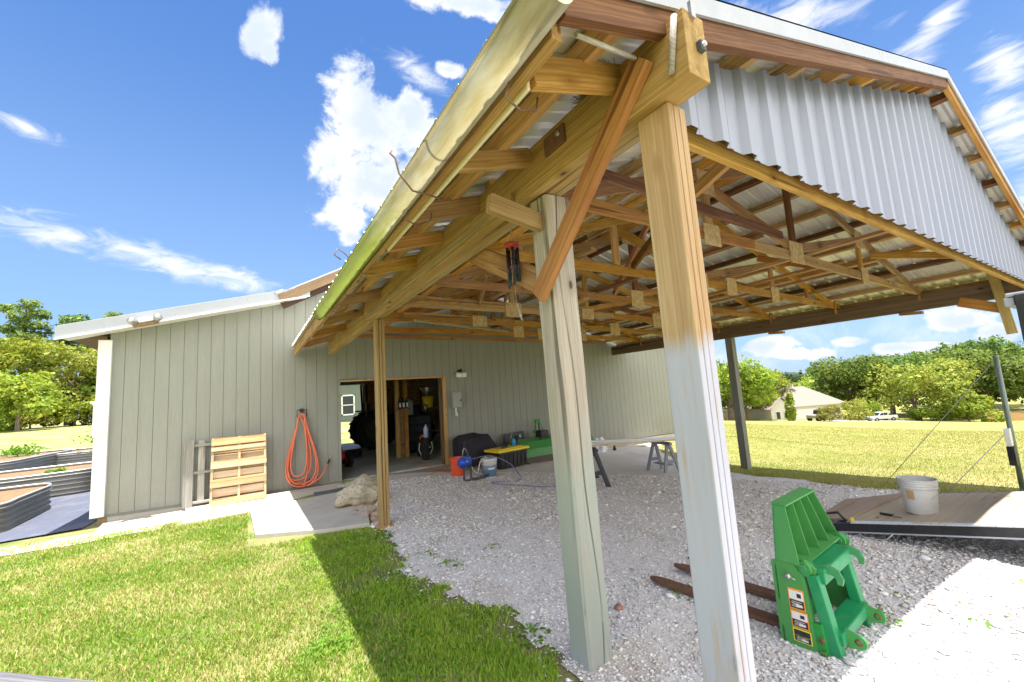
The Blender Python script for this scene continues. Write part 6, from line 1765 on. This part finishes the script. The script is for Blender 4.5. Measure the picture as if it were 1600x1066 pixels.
# bare spreading limb sticking out of the big tree
GL = 'trees behind the garden'
for i, (x, y, k, s, lab) in enumerate((
   (-38, 98, 'pine', 1.02, 'tall loose pine at the left edge behind the garden'),
   (-31, 97, 'pine', 1.10, 'tallest loose pine left of the barn roof corner'),
   (-26, 99, 'pine', 1.02, 'second tall pine left of the barn roof corner'),
   (-19.5, 96, 'pine', 1.02, 'tall pine showing above the barn roof corner'),
   (-35, 90, 'gold', 1.0, 'yellow green broad tree at the left edge behind the garden'),
   (-28, 88, 'broad', .88, 'mid green broad tree below the tallest pine'),
   (-22, 86, 'gold', .98, 'yellow green broad tree left of the white corner board'),
   (-17.5, 88, 'broad', .92, 'mid green broad tree half behind the white corner board'),
   (-12.0, 90, 'broad', 1.0, 'broad tree hidden mostly behind the barn'),
   (-42, 92, 'broad', 1.0, 'broad tree cut by the left edge of the photo'))):
    tree(k, 'pine_tree' if k == 'pine' else 'broadleaf_tree', x, y, lab, s, i * 1.7, group=GL)
for i, (x, y) in enumerate(((-33, 84), (-29, 83), (-25, 82), (-21, 82.5), (-17, 83), (-13.5, 84))):
    tree('lime' if i % 2 else 'yellow', 'bush', x, y, 'bush in the shaded row under the trees behind the garden', .95, i * 1.1, 'bush', 'bushes under the garden trees', 1.15)
tree('magnolia', 'magnolia_tree', -23.4, 73.5, 'small round magnolia standing alone on the lawn behind the beds', 1.08, .4)
tree('magnolia', 'magnolia_tree', -27.5, 75.0, 'small pale magnolia cut by the left edge', 1.2, 2.4)
# hills and woods far away
vs_ = []; fs_ = []
for i in range(121):
    u = i / 120; x = 260 + 260 * u; y = 330 - 330 * u * 1.1
    hgt = -9 + 11 * (.5 + .5 * mnoise.noise(Vector((u * 6, 1, 0)))) + 4 * mnoise.noise(Vector((u * 40, 3, 0)))
    for k, (off, zz) in enumerate(((0, -14), (2, hgt), (40, hgt + 3), (60, -14))):
        vs_.append((x + off, y + off * .7, zz))
for i in range(120):
    for k in range(3):
        a = i * 4 + k; fs_.append((a, a + 4, a + 5, a + 1))
b = MB(); 
HZL = leafmat('far_wood_leaves', (.022, .05, .02), (.045, .085, .03), (.09, .12, .05))
me = np_mesh('hills', vs_, fs_, plain('far_wood', (.03, .055, .025), .95, var=.5, scale=.1))
o = bpy.data.objects.new('hills', me); register(o, Matrix.Identity(4), None); info(o, kind='structure')
lobs = []
for i in range(110):
    u = random.random(); x = 130 + 230 * u; y = 150 - 110 * u + random.uniform(-12, 12)
    if y > x * .62: y = x * .62 - random.uniform(0, 15)
    s = random.uniform(5, 8); lobs.append((x, y, -10 + s * .9 + (4 if u > .6 else 0), s, s, s * .8))
me = crown_mesh('far_wood', lobs, 26000, .8, HZL, 21); o = bpy.data.objects.new('far_wood', me); register(o, Matrix.Identity(4), None); info(o, kind='stuff')

# ------------------------------------------------------------------ the house beyond the field
SHG = plain('shingles', (.23, .19, .165), .9, var=.15, scale=2, bump=.3)
STU = plain('stucco', (.60, .57, .52), .85, var=.06, scale=1)
fh = thing('house', (84, 37.5, G(84, 37)), 'low cream house with a brown hip roof beyond the field', 'house')
ang = math.atan2(-8.0, 14.0)                                   # runs square to the view
HM = TR(86.4, 37.4, -7.9, math.atan2(-5.2, 11.7), 1.18)
WM[fh] = HM.copy(); fh.matrix_basis = HM
def hb(nm, fn):
    b = MB(); fn(b); return b.build(nm, None, fh)
hb('wall', lambda b: b.box((.5, 2.5, 1.35), (9.4, 7.0, 2.9), STU))
hb('wall', lambda b: (b.box((-5.8, 1.2, 1.35), (3.6, 6.0, 2.9), STU), b.prism([(-7.6, -1.8, 2.8), (-4.0, -1.8, 2.8), (-5.8, -1.8, 4.2)], (0, .2, 0), STU)))
def hip(b):
    e = [(-4.7, -1.6, 2.75), (5.8, -1.6, 2.75), (5.8, 6.6, 2.75), (-4.7, 6.6, 2.75)]; r1, r2 = (-1.2, 2.5, 5.6), (2.2, 2.5, 5.6)
    b.face([e[0], e[1], r2, r1], SHG); b.face([e[2], e[3], r1, r2], SHG); b.face([e[1], e[2], r2], SHG); b.face([e[3], e[0], r1], SHG); b.face(e[::-1], STU)
hb('roof', hip)
hb('roof', lambda b: (b.face([(-7.9, -2.1, 2.65), (-5.8, -2.1, 4.35), (-5.8, 4.5, 4.35), (-7.9, 4.5, 2.65)], SHG), b.face([(-3.7, -2.1, 2.65), (-5.8, -2.1, 4.35), (-5.8, 4.5, 4.35), (-3.7, 4.5, 2.65)], SHG)))
for x, y in ((-6.5, -1.82), (-5.1, -1.82), (4.5, -1.02)):
    f = hb('window', lambda b: b.box((x, y, 1.7), (.75, .08, 1.2), WHITE))
    b = MB(); b.box((x, y - .05, 1.7), (.6, .04, 1.05), plain('dark_pane', (.05, .06, .07), .1)); b.build('pane', None, f)
hb('garage_door', lambda b: b.box((-1.6, -1.03, 1.15), (4.4, .06, 2.2), WHITE, None, .02))
hb('chimney', lambda b: b.box((1.0, 3.6, 5.6), (.6, .6, .9), STU))
slab('driveway', [(80, 30), (96, 24.5), (98, 27.5), (84, 34)], lambda x, y: G(x, y) - .15, .19, CONC)

def fence(p, q, h, label, mat, n):
    root = thing('wooden_fence', ((p[0] + q[0]) / 2, (p[1] + q[1]) / 2, G((p[0] + q[0]) / 2, (p[1] + q[1]) / 2)), label, 'fence')
    b = WB()
    for i in range(n):
        u, v = i / n, (i + .9) / n
        a = Vector((p[0] + (q[0] - p[0]) * u, p[1] + (q[1] - p[1]) * u, 0)); c = Vector((p[0] + (q[0] - p[0]) * v, p[1] + (q[1] - p[1]) * v, 0))
        za, zc = G(a.x, a.y) - .1, G(c.x, c.y) - .1; hh = h + .04 * math.sin(i * 7.3)
        b.prism([(a.x, a.y, za), (c.x, c.y, zc), (c.x, c.y, zc + hh), (a.x, a.y, za + hh)], (.03, .03, 0), mat)
    b.build('fence_boards', None, root)
    for i in range(0, n + 1, 12):
        u = i / n; x, y = p[0] + (q[0] - p[0]) * u + .08, p[1] + (q[1] - p[1]) * u + .08
        b = WB(); b.box((x, y, G(x, y) + h / 2), (.12, .12, h + .1), mat); b.build('fence_post', None, root)
fence((107.5, 19.6), (119, 9.5), 1.7, 'tan board fence at the far right edge of the field', plain('fence_tan', (.50, .31, .15), .8, var=.25, scale=3), 72)
fence((70.0, 45.5), (82.5, 44.5), 1.8, 'pale board fence under the oak left of the house', plain('fence_pale', (.52, .40, .28), .8, var=.25, scale=3), 60)

# vehicles on the drive
GLASS = plain('car_glass', (.02, .025, .03), .08)
def pickup(x, y, rz, label):
    r = thing('pickup_truck', (x, y, G(x, y) + .04), label, 'pickup truck', None, rz)
    wp = plain('white_car_paint', (.55, .56, .58), .25, var=.02)
    b = MB()
    side = [(-2.75, .55), (2.72, .55), (2.75, .95), (2.55, 1.12), (1.25, 1.18), (.75, 1.20), (-.95, 1.20), (-.97, 1.16), (-2.75, 1.16)]
    b.prism([(x_, -.92, z_) for x_, z_ in side], (0, 1.84, 0), wp); b.build('body', None, r)
    b = MB(); cs = [(-.95, 1.19), (1.28, 1.19), (.62, 1.80), (.35, 1.86), (-.70, 1.86), (-.92, 1.75)]
    b.prism([(x_, -.80, z_) for x_, z_ in cs], (0, 1.60, 0), wp); b.build('cab', None, r)
    for s in (-1, 1):
        b = MB(); b.prism([(-.75, s * .81, 1.26), (.08, s * .81, 1.26), (.08, s * .81, 1.74), (-.70, s * .81, 1.74)], (0, s * .02, 0), GLASS); b.prism([(.16, s * .81, 1.26), (1.02, s * .81, 1.26), (.58, s * .81, 1.70), (.16, s * .81, 1.74)], (0, s * .02, 0), GLASS); b.build('side_window', None, r)
    b = MB(); b.prism([(1.26, -.7, 1.23), (1.26, .7, 1.23), (.66, .66, 1.78), (.66, -.66, 1.78)], (.03, 0, .02), GLASS); b.build('windscreen', None, r)
    for xx in (-1.75, 1.75):
        for s in (-1, 1):
            b = MB(); b.lathe([(.001, -.1), (.22, -.1), (.22, .1), (.001, .1)], (xx, s * .86, .40), STEEL, 16, Euler((R(90), 0, 0)).to_matrix()); w_ = b.build('wheel', None, r)
            b = MB(); b.lathe([(.22, -.12), (.40, -.13), (.40, .13), (.22, .12)], (xx, s * .86, .40), TYRE, 20, Euler((R(90), 0, 0)).to_matrix()); b.build('tyre', None, w_)
    for s in (-1, 1):
        b = MB(); b.box((2.72, s * .7, .88), (.06, .3, .16), LAMPW); b.build('headlight', None, r)
    b = MB(); b.box((-1.86, 0, 1.17), (1.6, 1.5, .02), BLACK); b.build('bed_liner', None, r)
    b = MB(); b.box((2.8, 0, .58), (.12, 1.8, .2), STEEL); b.build('bumper', None, r)
    b = MB(); b.box((-2.82, 0, .6), (.12, 1.8, .18), STEEL); b.build('bumper', None, r)
    return r
pk = pickup(89.0, 27.6, R(150), 'white pickup truck parked beyond the field')
pk.matrix_basis = WM[pk] @ Matrix.Scale(.80, 4)
def jeep(x, y, rz):
    r = thing('off_road_car', (x, y, G(x, y) + .04), 'tan open off road car parked in front of the far house', 'car', None, rz)
    jp = plain('tan_car_paint', (.30, .28, .23), .4)
    b = MB(); b.prism([(x_, -.78, z_) for x_, z_ in ((-1.9, .55), (1.9, .55), (1.95, 1.02), (.55, 1.10), (.5, 1.02), (-1.9, 1.02))], (0, 1.56, 0), jp); b.build('body', None, r)
    b = MB()
    for s in (-.7, .7): b.tube([(.55, s, 1.08), (.35, s, 1.75), (-1.7, s, 1.78), (-1.8, s, 1.0)], .05, BLACK, 6)
    b.box((-.7, 0, 1.77), (2.1, 1.45, .05), BLACK, None, .01); b.build('roll_cage', None, r)
    b = MB(); b.prism([(.56, -.68, 1.1), (.56, .68, 1.1), (.37, .68, 1.72), (.37, -.68, 1.72)], (.03, 0, 0), GLASS); b.build('windscreen', None, r)
    b = MB(); b.box((-.3, -.35, 1.15), (.45, .45, .5), BLACK, None, .08); b.box((-.3, .35, 1.15), (.45, .45, .5), BLACK, None, .08); b.build('seat', None, r)
    for xx in (-1.25, 1.25):
        for s in (-1, 1):
            b = MB(); b.lathe([(.001, -.1), (.22, -.1), (.22, .1), (.001, .1)], (xx, s * .80, .42), STEEL, 16, Euler((R(90), 0, 0)).to_matrix()); w_ = b.build('wheel', None, r)
            b = MB(); b.lathe([(.22, -.14), (.42, -.14), (.42, .14), (.22, .14)], (xx, s * .80, .42), TYRE, 20, Euler((R(90), 0, 0)).to_matrix()); b.build('tyre', None, w_)
    b = MB(); b.lathe([(.001, -.1), (.36, -.1), (.36, .1), (.001, .1)], (-2.02, 0, 1.0), TYRE, 18, Euler((0, R(90), 0)).to_matrix()); b.build('spare_wheel', None, r)
jeep(79.6, 32.6, R(160))
